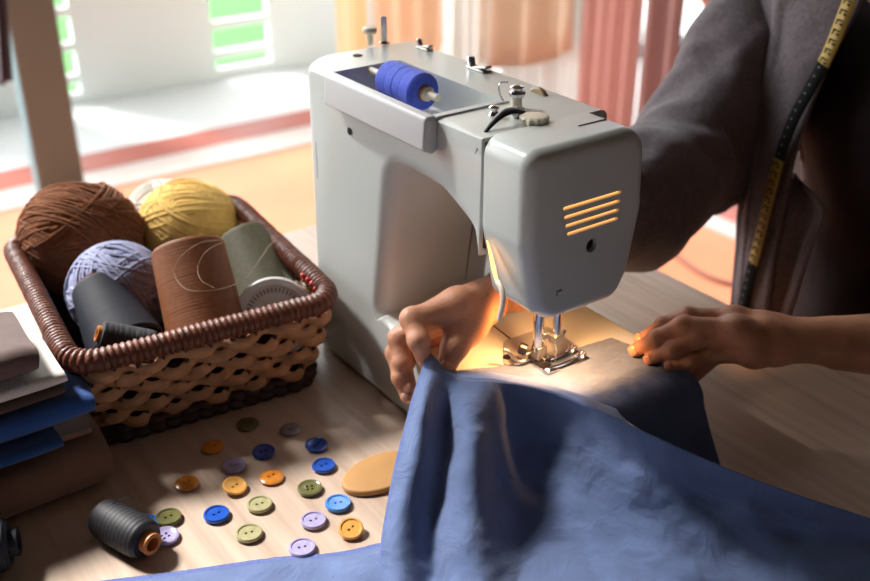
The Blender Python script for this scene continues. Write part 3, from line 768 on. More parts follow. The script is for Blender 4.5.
# the layer lying on the machine bed, under the presser foot, dropping over the end of the bed
EDGE = [(-.004,-.074,0),(.035,-.092,0),(.080,-.105,0),(.118,-.1085,0),(.146,-.112,0)]; EK = [0,.25,.52,.77,1]
def layer(u, v):
    e = sample(EDGE, EK, u)
    fr = .0012*abs(nz(u*60, 2))*(1-min(1, v*8))+(.0019 if round(u*130) % 2 else 0)*(v < .01)
    xr = .146+.014*min(1, v*1.8)+.018*max(0, v-.6)
    x = e.x+(xr-.146)*u; f = min(1, v/.6)
    ridge = -.10-(x+.004)*1.28                    # the big fold lies over the left of this layer
    y0 = e.y-fr; yend = max(-.183, min(e.y-.004, ridge+.010)); free = min(1, max(0, (x-.062)/.012))
    hump = .0032*(nz(u*5, v*5, 3)+.5*nz(u*13, v*9, 8))*min(1, v*3)
    if v <= .6:
        return (x, y0+(yend-y0)*f, .0872+max(0, hump)+.0006*nz(u*40, v*40))
    g = (v-.6)/.4; a = min(1, g/.4)*PI/2*free; r = .024*free
    if g < .4: return (x, yend-r*math.sin(a)-.0012, .0872-r*(1-math.cos(a))+max(0, hump))
    k = (g-.4)/.6*free
    fold = .006*math.sin(u*15+2)*k
    return (x+.012*k*(u-.3), yend-r-.0012-.012*k+fold*.5-.004*k*k, (.0872-r)*(1-k)+.0008*k)
mb.grid(layer, 130, 70)
# the big fold that comes off the bed towards us
TOP = [(-0.0190, -0.0650, 0.1080),(-0.0190, -0.0770, 0.1050),(-0.0180, -0.0890, 0.1000),(-0.0100, -0.1000, 0.0950),(0.0140, -0.1200, 0.0940),(0.0400, -0.1630, 0.0940),(0.0630, -0.2300, 0.0890),(0.0950, -0.2830, 0.0740),(0.1320, -0.3300, 0.0590),(0.1660, -0.3680, 0.0470),(0.2130, -0.4300, 0.0320)]
TK = [0,.045,.09,.14,.24,.38,.54,.69,.82,.92,1]
BOT = [(-0.1360, -0.1640, 0.0010),(-0.1230, -0.2090, 0.0010),(-0.0970, -0.2400, 0.0010),(-0.0550, -0.2620, 0.0010),(-0.0140, -0.2990, 0.0010),(0.0340, -0.3650, 0.0010),(0.0800, -0.4290, 0.0010),(0.1310, -0.4980, 0.0010)]
BK = [0,.10,.20,.32,.46,.66,.84,1]
OUT = V((-.52,-.58,.62)).normalized()
def fold(s):
    g = lambda c, w: math.exp(-((s-c)/w)**2)
    return .55*g(.045,.030)-.95*g(.112,.028)+1.05*g(.20,.048)-.75*g(.36,.085)+.20*g(.56,.12)-.10*g(.76,.10)
def drape(u, v):
    s = u
    a = sample(TOP, TK, s); b = sample(BOT, BK, s)
    p = a+(b-a)*v
    g = min(1, max(0, s-.12)/.16); hz = v*(1-g)+v**1.75*g; q = v*(1-g)+(1-(1-v)**2.1)*g
    p = a+(b-a)*hz; p.z = b.z+(a.z-b.z)*(1-q)
    A = .022*min(1, v/.25)*(1-.35*v)
    p += OUT*(A*fold(s+.02*nz(s*3, v*2)))
    side = V((-.6,.1,.1))*(.010*math.sin(PI*v)*max(0, 1-s/.12)); p += side
    w = .0045*nz(s*9+v*2, v*5-s*6, 4)+.0014*nz(s*22+v*6, v*9-s*5, 6)+.0004*nz(s*60, v*30, 9)
    p += OUT*(w*min(1, v*5))
    if s < .05 and v < .9: p += V((-.3,-.3,.2))*(.0006*nz(v*90, 5)*(1-s/.05))
    p.z = max(p.z, .0012)
    return p
mb.grid(drape, 170, 110, mfn=lambda u, v: 1 if (u < .007) else 0)
def spread(u, v):
    p = sample(BOT, BK, u)+OUT*0; o = V((-.72,-.69,0)); w = .003*nz(u*8, v*4, 5)+.002*nz(u*20, v*8, 3)
    return V((p.x+o.x*.16*v, p.y+o.y*.16*v, .0014+max(0, w)*min(1, v*6)))
mb.grid(spread, 100, 24)
def back(u, v):
    s = u; a = sample(TOP, TK, s)
    q = a+V((.011,.019,0))*(1 if s > .1 else .5)
    zb = .0885 if q.y > -.198 else max(.002, .0885+(q.y+.198)*1.1)
    r = V((q.x, q.y, min(zb, a.z-.002)))
    p = a.lerp(r, v); p += V((0,.003,.0016))*math.sin(PI*v)
    return p
mb.grid(back, 120, 8)
# the part lying flat on the table with its frayed edge
FE = [(-0.3170, -0.0460, 0.0010),(-0.2550, -0.0750, 0.0010),(-0.1930, -0.1020, 0.0010),(-0.1460, -0.1270, 0.0010),(-0.1060, -0.1390, 0.0010)]; FK = [0,.32,.62,.85,1]
def flap(u, v):
    p = sample(FE, FK, u); fr = .0010*nz(u*70, 1)+.0006*nz(u*190, 4)
    p += V((-.35,-.9,0)).normalized()*(v*.26+fr*(v < .02))+V((-.2,0,0))*v*.2
    up = .0040*max(0, nz(u*5+v*1.2, v*6, 2))+.0014*max(0, nz(u*17, v*15, 5))+.006*max(0, u-.8)/.2*math.sin(PI*min(1, v*3+.1))
    p.z = .0012+up*min(1, v*16+.15)
    return p
mb.grid(flap, 120, 60, mfn=lambda u, v: 1 if v < .012 else 0)
cl = mb.build('sewing_cloth', [M['fabric_blue'], M['fabric_edge']], weld=False, angle=80)
mo = cl.modifiers.new('thickness', 'SOLIDIFY'); mo.thickness = .0007; mo.offset = 0
tag(cl, 'large blue cloth held under the needle and draped in folds over the table', 'cloth')

# ================================================================== PERSON
def axis_grid(segs):
    """[(start, stop, step)...] -> coordinates of a graded axis"""
    out = [segs[0][0]]
    for a, b, st in segs:
        n = max(1, round((b-a)/st)); out += [a+(b-a)*(k+1)/n for k in range(n)]
    return np.array(out)

class Field:
    def __init__(s, ax): s.ax = ax; s.D = np.full([len(a) for a in ax], 1e3, np.float32)
    def sl(s, pts, rad, m=.03):
        P = np.array(pts); r = np.max(rad)+m; out = []
        for k in range(3):
            lo = np.searchsorted(s.ax[k], P[:,k].min()-r); hi = np.searchsorted(s.ax[k], P[:,k].max()+r)
            out.append(slice(max(0, lo-1), hi+1))
        return tuple(out)
    def dist(s, sl, a, b, ra, rb, warp=None, sq=None):
        X, Y, Z = s.ax[0][sl[0]][:,None,None], s.ax[1][sl[1]][None,:,None], s.ax[2][sl[2]][None,None,:]
        a = np.array(a, float); b = np.array(b, float); d = b-a; L = max(1e-12, d@d)
        t = np.clip(((X-a[0])*d[0]+(Y-a[1])*d[1]+(Z-a[2])*d[2])/L, 0, 1)
        q = np.sqrt((X-a[0]-t*d[0])**2+(Y-a[1]-t*d[1])**2+(Z-a[2]-t*d[2])**2)-(ra+(rb-ra)*t)
        return q.astype(np.float32)
    def add(s, a, b, ra, rb, k=.02):
        sl = s.sl([a, b], [ra, rb], .03+k); s.D[sl] = smin(s.D[sl], s.dist(sl, a, b, ra, rb), k)
def smin(a, b, k):
    h = np.clip(.5+.5*(b-a)/k, 0, 1)
    return b*(1-h)+a*h-k*h*(1-h)

def surface(F, mb, mi=0):
    """naive surface nets on a graded grid"""
    D = F.D; ins = D < 0; nx, ny, nz_ = D.shape
    acc = np.zeros((nx-1, ny-1, nz_-1, 3), np.float32); cnt = np.zeros((nx-1, ny-1, nz_-1), np.float32)
    def cell(k): return slice(None, -1) if k == 0 else slice(1, None)
    edges = []
    for ax in range(3):
        sa = [slice(None)]*3; sb = [slice(None)]*3; sa[ax] = slice(None,-1); sb[ax] = slice(1,None)
        a, b = D[tuple(sa)], D[tuple(sb)]
        I = np.argwhere((a < 0) != (b < 0)); va = a[tuple(I.T)]; vb = b[tuple(I.T)]
        t = va/(va-vb); t = np.where(np.abs(va-vb) > 50, .5, t)
        P = np.stack([F.ax[k][I[:,k]] for k in range(3)], 1)
        P[:,ax] += t*(F.ax[ax][I[:,ax]+1]-F.ax[ax][I[:,ax]])
        o = [k for k in range(3) if k != ax]; quad = []
        ok = np.ones(len(I), bool)
        for k in o: ok &= (I[:,k] > 0) & (I[:,k] < D.shape[k]-1)
        I, P, va = I[ok], P[ok], va[ok]
        for d0, d1 in ((0,0),(-1,0),(-1,-1),(0,-1)):
            J = I.copy(); J[:,o[0]] += d0; J[:,o[1]] += d1
            np.add.at(acc, tuple(J.T), P); np.add.at(cnt, tuple(J.T), 1); quad.append(J)
        edges.append((quad, va))
    act = np.argwhere(cnt > 0); idx = np.full(cnt.shape, -1, np.int64); idx[tuple(act.T)] = np.arange(len(act))
    vs = acc[tuple(act.T)]/cnt[tuple(act.T)][:,None]
    fs = []
    for quad, va in edges:
        q = np.stack([idx[tuple(J.T)] for J in quad], 1); fs.append(q)
    q = np.concatenate(fs)
    mb.add([tuple(map(float, p)) for p in vs], [tuple(map(int, f)) for f in q], mi)

# --- joints
RW = V((0.1020, -0.0290, 0.1170)); RE = V((0.4810, 0.0850, 0.1350)); RS = V((.605,.112,.300))
LW = V((0.2720, -0.2530, 0.1060)); LE = V((.478,-.375,.085)); LS = V((.625,-.270,.300))
R_F = dict(
 index=[(0.0200, -0.0560, 0.1360),(-0.0220, -0.0460, 0.1300),(-0.0270, -0.0630, 0.1190),(-0.0220, -0.0630, 0.1000)],
 middle=[(0.0140, -0.0480, 0.1280),(-0.0200, -0.0230, 0.1000),(-0.0260, -0.0370, 0.0840),(-0.0270, -0.0480, 0.0670)],
 ring=[(0.0140, -0.0330, 0.1120),(-0.0220, -0.0210, 0.0850),(-0.0300, -0.0400, 0.0730),(-0.0300, -0.0490, 0.0590)],
 little=[(0.0160, -0.0180, 0.0920),(-0.0120, -0.0180, 0.0690),(-0.0200, -0.0310, 0.0620),(-0.0220, -0.0400, 0.0530)],
 thumb=[(0.0260, -0.0630, 0.1180),(0.0040, -0.0710, 0.1070),(-0.0080, -0.0750, 0.0930)])
R_R = dict(index=[.0110,.0096,.0086,.0068], middle=[.0106,.0092,.0080,.0064], ring=[.0102,.0088,.0076,.0062], little=[.0092,.0078,.0068,.0056], thumb=[.0132,.0112,.0086])
L_F = dict(
 index=[(0.2030, -0.1970, 0.1250),(0.1790, -0.1680, 0.1220),(0.1650, -0.1540, 0.1120),(0.1560, -0.1400, 0.0950)],
 middle=[(0.1900, -0.2110, 0.1260),(0.1640, -0.1760, 0.1220),(0.1480, -0.1630, 0.1090),(0.1410, -0.1480, 0.0940)],
 ring=[(0.1930, -0.2220, 0.1210),(0.1680, -0.1910, 0.1160),(0.1500, -0.1800, 0.1060),(0.1420, -0.1640, 0.0930)],
 little=[(0.1940, -0.2280, 0.1100),(0.1720, -0.2030, 0.1040),(0.1570, -0.1940, 0.0990),(0.1470, -0.1810, 0.0930)],
 thumb=[(.222,-.190,.098),(.204,-.183,.086),(0.1640, -0.1910, 0.0800)])
L_R = {k: [r*.93 for r in v] for k, v in dict(index=[.0106,.0092,.0080,.0064], middle=[.0108,.0094,.0082,.0066], ring=[.0100,.0086,.0076,.0062], little=[.0090,.0074,.0066,.0056], thumb=[.0115,.0095,.0075]).items()}

ax = (axis_grid([(-.07,.29,.0018),(.29,.36,.004),(.36,.94,.009)]),
      axis_grid([(-.45,-.28,.006),(-.28,.05,.0018),(.05,.20,.006),(.20,.24,.01)]),
      axis_grid([(-.76,-.02,.012),(-.02,.04,.006),(.04,.172,.0018),(.172,.42,.006),(.42,.66,.006)]))
F = Field(ax)
# trunk, neck, head, legs
for a, b, ra, rb, k in [((.68,-.08,-.20),(.67,-.08,-.03),.125,.105,.05), ((.67,-.08,-.03),(.655,-.08,.19),.105,.115,.05),
    ((.655,-.15,.22),(.655,-.01,.22),.095,.095,.05), ((.635,-.235,.295),(.635,.075,.295),.050,.050,.05),
    ((.64,-.08,.31),(.615,-.08,.42),.052,.048,.04), ((.60,-.08,.515),(.585,-.08,.475),.088,.072,.03), ((.545,-.08,.44),(.575,-.08,.45),.030,.05,.03),
    ((.508,-.08,.492),(.512,-.08,.475),.008,.014,.012), ((.508,-.095,.442),(.508,-.065,.442),.0075,.0075,.008),
    ((.600,-.162,.49),(.605,-.164,.475),.012,.010,.008), ((.600,.002,.49),(.605,.004,.475),.012,.010,.008),
    ((.66,-.17,-.215),(.30,-.18,-.205),.085,.060,.04), ((.30,-.18,-.205),(.33,-.18,-.66),.056,.036,.03), ((.33,-.18,-.69),(.17,-.185,-.715),.036,.026,.02),
    ((.66,.01,-.215),(.30,.03,-.205),.085,.060,.04), ((.30,.03,-.205),(.33,.03,-.66),.056,.036,.03), ((.33,.03,-.69),(.17,.035,-.715),.036,.026,.02),
    (RS, RE, .050, .038, .04), (LS, LE, .050, .038, .04)]:
    F.add(a, b, ra, rb, k)
for y in (-.112,-.048):       # eyes sit in shallow sockets
    F.add((.517,y,.497), (.518,y,.497), .009, .009, .006)
def forearm(E, W, up):
    m = E.lerp(W, .35)
    F.add(E, m, .038, .034, .03); F.add(m, W, .034, .0185, .02)
    F.add(E.lerp(W, .5)+up*.004, W+up*.0065, .028, .0165, .015); F.add(E.lerp(W, .5)-up*.004, W-up*.0065, .028, .0165, .015)
forearm(RE, RW, V((0,.8,.3)).normalized())
forearm(LE, LW, V((.35,.9,0)).normalized())
def palm(W, Fg, r):
    names = ['index','middle','ring','little']
    M0 = [V(Fg[n][0]) for n in names]
    for n, p in zip(names, M0): F.add(W.lerp(p, .05), p, r*1.15, r*.92, .008)
    for a, b in zip(M0, M0[1:]): F.add(a.lerp(W, .25), b.lerp(W, .25), r*.95, r*.95, .008)
    for n, p in zip(names, M0): F.add(p, p.lerp(W, .06), r*1.0, r*.9, .005)
    th = V(Fg['thumb'][0]); c = W.lerp(M0[0], .18); F.add(c, th, r*1.25, r*1.1, .012); F.add(th, M0[0].lerp(W, .4), r*.9, r*.8, .012)
palm(RW, R_F, .0125); palm(LW, L_F, .0120)
I0, I1, T0, T1 = [V(p) for p in R_F['index'][:2]+R_F['thumb'][:2]]      # the web between thumb and forefinger
for a, b, ra, rb in ((I0.lerp(I1, .2), T0, .0105, .0105), (I0.lerp(I1, .5), T0.lerp(T1, .3), .0070, .0080), (I0, RW.lerp(T0, .6), .0125, .0125)): F.add(a, b, ra, rb, .010)
def fingers(Fg, Rg):
    allp = [p for n in Fg for p in Fg[n]]; sl = F.sl(allp, [.014], .02)
    base = F.D[sl].copy(); new = base.copy()
    for n in Fg:
        J, R = Fg[n], Rg[n]; d = None
        for i in range(len(J)-1):
            q = F.dist(sl, J[i], J[i+1], R[i]*.98, R[i+1]); d = q if d is None else smin(d, q, .0035)
            m = V(J[i]).lerp(V(J[i+1]), .5)
        for i in range(1, len(J)-1):          # knuckle bulge
            q = F.dist(sl, J[i], J[i], R[i]*1.06, R[i]*1.06); d = smin(d, q, .003)
        new = np.minimum(new, smin(base, d, .007 if n != 'thumb' else .010))
    F.D[sl] = new
fingers(R_F, R_R); fingers(L_F, L_R)
mb = MB(); surface(F, mb)
person = thing('person', 'person in a grey open cardigan and maroon top guiding the blue cloth with both hands', 'person', (.67,-.08,FLOOR))
def pbuild(name, mb, mat, parent=person, **k):
    if parent is person: local(person, mb)
    return mb.build(name, mat, parent, **k)
skin = pbuild('body', mb, M['skin'], weld=False, angle=180)
sm = skin.modifiers.new('smooth', 'SMOOTH'); sm.factor = .5; sm.iterations = 1
# nails
def nails(Fg, Rg, side):
    for n in Fg:
        J = [V(p) for p in Fg[n]]; t = (J[-1]-J[-2]).normalized(); r = Rg[n][-1]
        bend = (J[-2]-J[-3]).normalized()
        o = (bend-t*bend.dot(t))
        o = o.normalized() if o.length > .05 else V((0,0,1))
        if n == 'thumb': o = (V(side)-t*V(side).dot(t)).normalized()
        w = t.cross(o).normalized()
        def g(u, v):
            a = (u-.5)*1.5; q = v-.5
            rr = r*1.0+.0005-.0010*(q*2)**2
            edge = 1-.35*max(0, (abs(q)-.3)/.2)
            return J[-1]+t*(q*r*1.25+r*.10)+(o*math.cos(a*edge)+w*math.sin(a*edge))*rr
        mb = MB(); mb.grid(g, 8, 8)
        ob = pbuild('fingernail', mb, M['nail'])
        md = ob.modifiers.new('t', 'SOLIDIFY'); md.thickness = .0007; md.offset = 1
nails(L_F, L_R, (0,.5,1)); nails(R_F, R_R, (-.4,-.6,.2))

# --- clothes
def swirl(X, Y, Z, s, amp):
    return amp*(np.sin(X*s+1.3*np.sin(Y*s*.7+2))*np.cos(Z*s*.9+np.sin(X*s*.5))+.5*np.sin(Y*s*1.9+Z*s*1.3+np.sin(X*s*1.1)*1.5))
def cloth_field(ax, caps, k=.03, amp=.004, s=38, cut=None):
    G = Field(ax); 
    for c in caps: G.add(*c, k)
    X, Y, Z = ax[0][:,None,None], ax[1][None,:,None], ax[2][None,None,:]
    m = G.D < .06
    W = np.broadcast_to(swirl(X, Y, Z, s, amp)+.4*swirl(X, Z, Y, s*2.3, amp), G.D.shape)
    G.D[m] += W[m].astype(np.float32)
    if cut is not None: G.D = np.maximum(G.D, cut(X, Y, Z).astype(np.float32))
    return G
g5 = lambda lo, hi, st: axis_grid([(lo, hi, st)])
ax2 = (g5(.46,.86,.007), g5(-.34,.20,.007), g5(-.36,.42,.007))
G = cloth_field(ax2, [((.68,-.08,-.20),(.67,-.08,-.03),.133,.113), ((.67,-.08,-.03),(.650,-.08,.19),.113,.126), ((.650,-.15,.22),(.650,-.01,.22),.104,.104), ((.635,-.235,.295),(.635,.075,.295),.056,.056)], amp=.0015,
    cut=lambda X, Y, Z: np.maximum(Z-.345+.0*X, -.26-Z))
mb = MB(); surface(G, mb); o = pbuild('top', mb, M['shirt'], weld=False, angle=180); tag(o, 'dark maroon top')
ax2 = (g5(.10,.86,.010), g5(-.30,.16,.010), g5(-.70,-.12,.010))
G = cloth_field(ax2, [((.68,-.08,-.20),(.67,-.08,-.12),.137,.13), ((.66,-.17,-.215),(.30,-.18,-.205),.094,.07), ((.30,-.18,-.205),(.33,-.18,-.70),.068,.055), ((.66,.01,-.215),(.30,.03,-.205),.094,.07), ((.30,.03,-.205),(.33,.03,-.70),.068,.055)], amp=.003,
    cut=lambda X, Y, Z: np.maximum(Z+.17, -.655-Z)+0*X)
mb = MB(); surface(G, mb); pbuild('trousers', mb, M['trousers'], weld=False, angle=180)
CU = RE.lerp(RW, .90)
cd = (RE-CU).normalized()
ax2 = (axis_grid([(.08,.70,.0055),(.70,.90,.012)]), axis_grid([(-.46,-.12,.012),(-.12,.22,.0055)]), axis_grid([(-.30,0,.012),(0,.40,.0055)]))
def card_cut(X, Y, Z):
    body = np.maximum(np.maximum(.600-X, -(Y-.045)), Y-.5)      # front opening
    op = np.minimum(np.minimum(X-.585, 1e3), 1e3)
    opening = np.maximum(np.maximum(np.maximum(X-.60, .44-X), Y-.030-.0*Z), -.225-Y)          # region to remove (inside < 0)
    cuff = -((X-CU.x)*cd.x+(Y-CU.y)*cd.y+(Z-CU.z)*cd.z)
    neck = Z-.352+0*X+0*Y
    cuff_local = np.where((X < .30) & (Y > -.1), cuff, -1e3)
    return np.maximum(np.maximum(-opening, cuff_local), np.maximum(neck, -.27-Z))
SH = RS.lerp(RE, .35)
G = cloth_field(ax2, [((.69,-.08,-.20),(.68,-.08,-.03),.145,.128), ((.68,-.08,-.03),(.660,-.08,.19),.128,.132), ((.66,-.15,.22),(.66,-.01,.22),.110,.110), ((.640,-.24,.295),(.640,.08,.295),.064,.064),
    (RS, RE+V((0,0,.01)), .068, .070), (RE+V((0,0,.005)), RE.lerp(CU, .45)+V((0,0,-.004)), .070, .062), (RE.lerp(CU, .45), CU-cd*.03, .062, .040), (LS, LS.lerp(LE, .75), .068, .060)],
    k=.035, amp=.0042, s=42, cut=card_cut)
mb = MB(); surface(G, mb); card = pbuild('cardigan', mb, M['cardigan'], weld=False, angle=70); tag(card, 'grey open cardigan')
sm = card.modifiers.new('smooth', 'SMOOTH'); sm.factor = .5; sm.iterations = 2
# front panel of the cardigan with its stitched bands
def strip_at(ctrl, keys, s): return sample(ctrl, keys, s)
PK = [0,.12,.26,.42,.55,.66,.80,.92,1]
PL = [(0.5450, 0.0970, 0.3420),(0.5400, 0.0850, 0.3000),(0.5300, 0.0660, 0.2380),(0.5200, 0.0530, 0.1720),(0.5120, 0.0460, 0.1280),(0.5050, 0.0370, 0.0820),(0.4980, 0.0260, 0.0240),(0.4880, 0.0130, -0.0510),(0.4820, 0.0060, -0.1280)]
PR = [(0.5300, -0.0670, 0.3660),(0.5250, -0.0570, 0.3260),(0.5150, -0.0410, 0.2640),(0.5060, -0.0310, 0.1980),(0.4980, -0.0290, 0.1530),(0.4920, -0.0310, 0.1080),(0.4860, -0.0330, 0.0500),(0.4780, -0.0390, -0.0250),(0.4720, -0.0450, -0.0980)]
def panel(u, v):
    a = strip_at(PL, PK, v); b = strip_at(PR, PK, v); p = a.lerp(b, u)
    ridge = .004*math.exp(-((u-.30)/.05)**2)+.005*math.exp(-((u-.02)/.05)**2)+.003*math.exp(-((u-.97)/.05)**2)
    p.x -= ridge+.010*math.sin(PI*u)+.004*nz(u*4, v*9, 3); return p
mb = MB(); mb.grid(panel, 48, 60)
local(person, mb); o = mb.build('front_panel', M['cardigan'], card, weld=False, angle=80)
md = o.modifiers.new('t', 'SOLIDIFY'); md.thickness = .004; md.offset = 1
IL = [(0.5000, -0.0190, 0.1210),(0.4960, -0.0250, 0.0810),(0.4920, -0.0310, 0.0350),(0.4860, -0.0350, -0.0370)]; IR = [(0.5200, -0.0160, 0.1300),(0.5050, -0.0730, 0.1110),(0.5000, -0.0700, 0.0650),(0.4920, -0.0600, -0.0330)]
def inner(u, v):
    p = sample(IL, [0,.33,.66,1], v).lerp(sample(IR, [0,.33,.66,1], v), u)
    p.x -= .006*math.sin(u*7+v*2); return p
mb = MB(); mb.grid(inner, 24, 24); local(person, mb); o = mb.build('turned_edge', M['cardigan'], card, weld=False, angle=80)
md = o.modifiers.new('t', 'SOLIDIFY'); md.thickness = .003
# hair
ax2 = (g5(.47,.76,.008), g5(-.22,.06,.008), g5(.30,.66,.008))
G = cloth_field(ax2, [((.615,-.08,.530),(.625,-.08,.50),.098,.096), ((.66,-.08,.50),(.70,-.08,.50),.05,.045), ((.66,-.08,.48),(.665,-.08,.42),.06,.035)], amp=.002, s=90,
    cut=lambda X, Y, Z: np.maximum(-(X-.555)-(Z-.52)*.9, -(Z-.40)) + 0*Y)
mb = MB(); surface(G, mb); pbuild('hair', mb, M['hair'], weld=False, angle=180)
for y in (-.112,-.048):
    mb = MB(); mb.sphere((.5095,y,.497), .0035, 10); pbuild('eye', mb, M['hole'])

# --- tape measure round the neck
TP = [(0.5120, -0.0560, 0.3610),(0.5040, -0.0520, 0.3200),(0.4970, -0.0460, 0.2760),(0.4910, -0.0360, 0.2390),(0.4860, -0.0250, 0.2020),(0.4820, -0.0190, 0.1630),(0.4780, -0.0170, 0.1190),(0.4740, -0.0150, 0.0650),(0.4700, -0.0120, 0.0160),(0.4670, -0.0110, -0.0230),(0.4650, -0.0110, -0.0570)]
NECK = [(.520,-.250,-.02),(.515,-.225,.10),(.525,-.195,.22),(.565,-.165,.325),(.62,-.150,.368),(.69,-.08,.380),(.63,.000,.368),(.575,-.02,.345)]
line = catmull(NECK+TP, 14)
Ls = [0]
for a, b in zip(line, line[1:]): Ls.append(Ls[-1]+(b-a).length)
mid = V((.66,-.08,.1))
def tp(i):
    p = line[i]; t = (line[min(i+1, len(line)-1)]-line[max(i-1, 0)]).normalized()
    out = p-mid; out.z *= .2
    if p.z > .335: out = V((out.x*.4, out.y*.4, .12))
    out = (out-t*out.dot(t)).normalized(); return p, t, t.cross(out).normalized(), out
i68 = min(range(len(line)), key=lambda i: (line[i]-V((0.4950, -0.0420, 0.2610))).length)
i160 = min(range(len(line)), key=lambda i: (line[i]-V((0.4810, -0.0190, 0.1540))).length)
i262 = min(range(len(line)), key=lambda i: (line[i]-V((0.4710, -0.0130, 0.0300))).length)
mb = MB(); hw = .0088; rows_ = []
for i in range(len(line)):
    p, t, w, o = tp(i); rows_.append((p+w*hw, p-w*hw))
vs = [q for r in rows_ for q in r]
fs = [(2*i, 2*i+1, 2*i+3, 2*i+2) for i in range(len(line)-1)]
mb.add(vs, fs)
mb.m = [1 if (i68 <= i < i160 or i >= i262 or i < 20) else 0 for i in range(len(line)-1)]
tape = mb.build('tape_measure', [M['tape_yellow'], M['tape_black']], weld=False)
md = tape.modifiers.new('t', 'SOLIDIFY'); md.thickness = .0006
tag(tape, 'yellow and black tape measure hanging round the neck of the person', 'tape measure')
# the marks: square figures on the yellow lengths, fine ticks on the black
def at_len(s):
    i = 0
    while i < len(Ls)-2 and Ls[i+1] < s: i += 1
    f = (s-Ls[i])/(Ls[i+1]-Ls[i]); p, t, w, o = tp(i); return line[i].lerp(line[i+1], f), t, w, o, i
s = Ls[i68]-.22; sec = {}
while s < Ls[-1]-.004:
    p, t, w, o, i = at_len(s); c = p+o*.0006
    dark = i68 <= i < i160 or i >= i262
    key = 0 if i < i68 else 1 if i < i160 else 2 if i < i262 else 3
    mb = sec.setdefault(key, MB())
    if dark:
        mb.obox(c+w*.0025, t*.0005, w*.0012, o*.0002)
    else:
        mb.obox(c+w*.0010, t*.0007, w*.0048, o*.0002); mb.obox(c+w*.0052+t*.0022, t*.0026, w*.0006, o*.0002)
        mb.obox(c-w*.0018+t*.0036, t*.0011, w*.0020, o*.0002)
    s += .0102
for key, mb in sec.items(): mb.build('printed_marks' if key in (0,2) else 'printed_ticks', M['tape_black'] if key in (0,2) else M['print'], tape)

# ================================================================== THE ROOM AND WHAT LIES OUTSIDE
mb = MB(); mb.box((-2.2,-2.2,FLOOR-.05), (2.20,2.95,FLOOR)); struct('floor', mb, M['terracotta'])
mb = MB(); mb.box((-2.2,2.60,FLOOR), (2.02,2.78,FLOOR+.004)); struct('trim_1', mb, M['white_strip'])
mb = MB(); mb.box((1.925,-2.2,FLOOR), (2.02,2.60,FLOOR+.004)); struct('trim_2', mb, M['white_strip'])
mb = MB(); mb.box((-2.2,2.78,FLOOR), (2.20,2.955,FLOOR+.006)); struct('trim_3', mb, M['red_strip'])
mb = MB(); mb.box((2.02,-2.2,FLOOR), (2.20,2.78,FLOOR+.006)); struct('trim_4', mb, M['red_strip'])
mb = MB(); mb.box((-4,2.955,FLOOR-.06), (6,3.72,FLOOR-.005)); mb.box((2.20,-3,FLOOR-.06), (3.2,2.955,FLOOR-.005)); struct('terrace', mb, M['terrace'])
mb = MB(); mb.box((-9,3.72,FLOOR-.5), (14,16,FLOOR-.25)); struct('lawn', mb, M['lawn'])
# white boarded railing with slatted gaps, behind the window
rl = thing('balcony_railing', 'white boarded railing with slatted gaps on the terrace outside', 'railing', (.6,3.60,FLOOR))
def rpart(name, lo, hi, mat='rail_white'):
    mb = MB(); mb.box(lo, hi); return bevel(local(rl, mb).build(name, M[mat], rl), .004, 2)
gaps = [(-1.08,-.82),(-.16,.10),(.62,.795),(1.398,1.670),(2.25,2.50)]
xs = [-3.2]+[q for g in gaps for q in g]+[3.4]
for a, b in zip(xs[0::2], xs[1::2]): rpart('board_panel', (a,3.585,FLOOR-.005), (b,3.615,.35))
for a, b in gaps:
    rpart('bottom_rail', (a,3.59,FLOOR-.005), (b,3.61,-.705))
    for z in (-.665,-.535,-.395,-.255,-.115,.025,.165,.305): rpart('slat', (a,3.59,z), (b,3.61,z+.038))
# grey post of the glazed door and the dark cloth beside it
pp = V((0.4030, 2.5470, -0.7500))
mb = MB(); mb.box((pp.x-.088,pp.y,FLOOR), (pp.x+.055,pp.y+.07,1.65)); o = bevel(mb.build('window_1', M['post'], None), .004, 2); o['kind'] = 'structure'
mb = MB(); mb.grid(lambda u, v: (V((0.0934, 1.7869, 0.1277)).lerp(V((0.1428, 1.7518, 0.1277)), u).lerp(V((0.0451, 1.6818, -0.0912)).lerp(V((0.0949, 1.6585, -0.0720)), u), v)+V((0,-.05*math.sin(PI*u)*(1-.3*v)+.008*math.sin(u*14),.0))), 24, 24)
o = mb.build('curtain', M['post_dark'], weld=False); md = o.modifiers.new('t','SOLIDIFY'); md.thickness = .012; md.offset = 1
tag(o, 'dark grey cloth hanging beside the grey window post', 'curtain')
# curtains
def curtain(label, mat, a, b, z0, z1, pleats, depth, seed, gather=0., hem=None):
    a, b = V((a[0],a[1],0)), V((b[0],b[1],0)); d = (b-a); n = V((-d.y, d.x, 0)).normalized()
    def g(u, v):
        c = .5+(u-.5)*(1-gather*v) ; p = a+d*c
        f = math.sin(u*pleats*2*PI+.7*math.sin(v*2+seed))+.35*math.sin(u*pleats*4.7+seed*2)
        zlo = z0+(hem(u) if hem else .01*math.sin(u*9+seed))
        p = p+n*(depth*f*(.6+.4*v)); p.z = z1+(zlo-z1)*v; return p
    mb = MB(); mb.grid(g, 70, 24); o = mb.build('curtain', M[mat], weld=False)
    md = o.modifiers.new('t','SOLIDIFY'); md.thickness = .004
    return tag(o, label, 'curtain')
curtain('cream curtain at the left end, behind the far end of the sewing machine', 'curtain_cream', (1.515,2.70), (1.640,2.70), -.70, 2.3, 2, .022, 1)
curtain('orange-tan curtain beside the cream one behind the sewing machine', 'curtain_tan', (1.650,2.69), (1.965,2.69), -.70, 2.3, 3, .030, 2)
curtain('white sheer curtain between the tan and beige curtains', 'sheer', (2.06,2.76), (2.06,2.45), -.70, 2.3, 4, .02, 3)
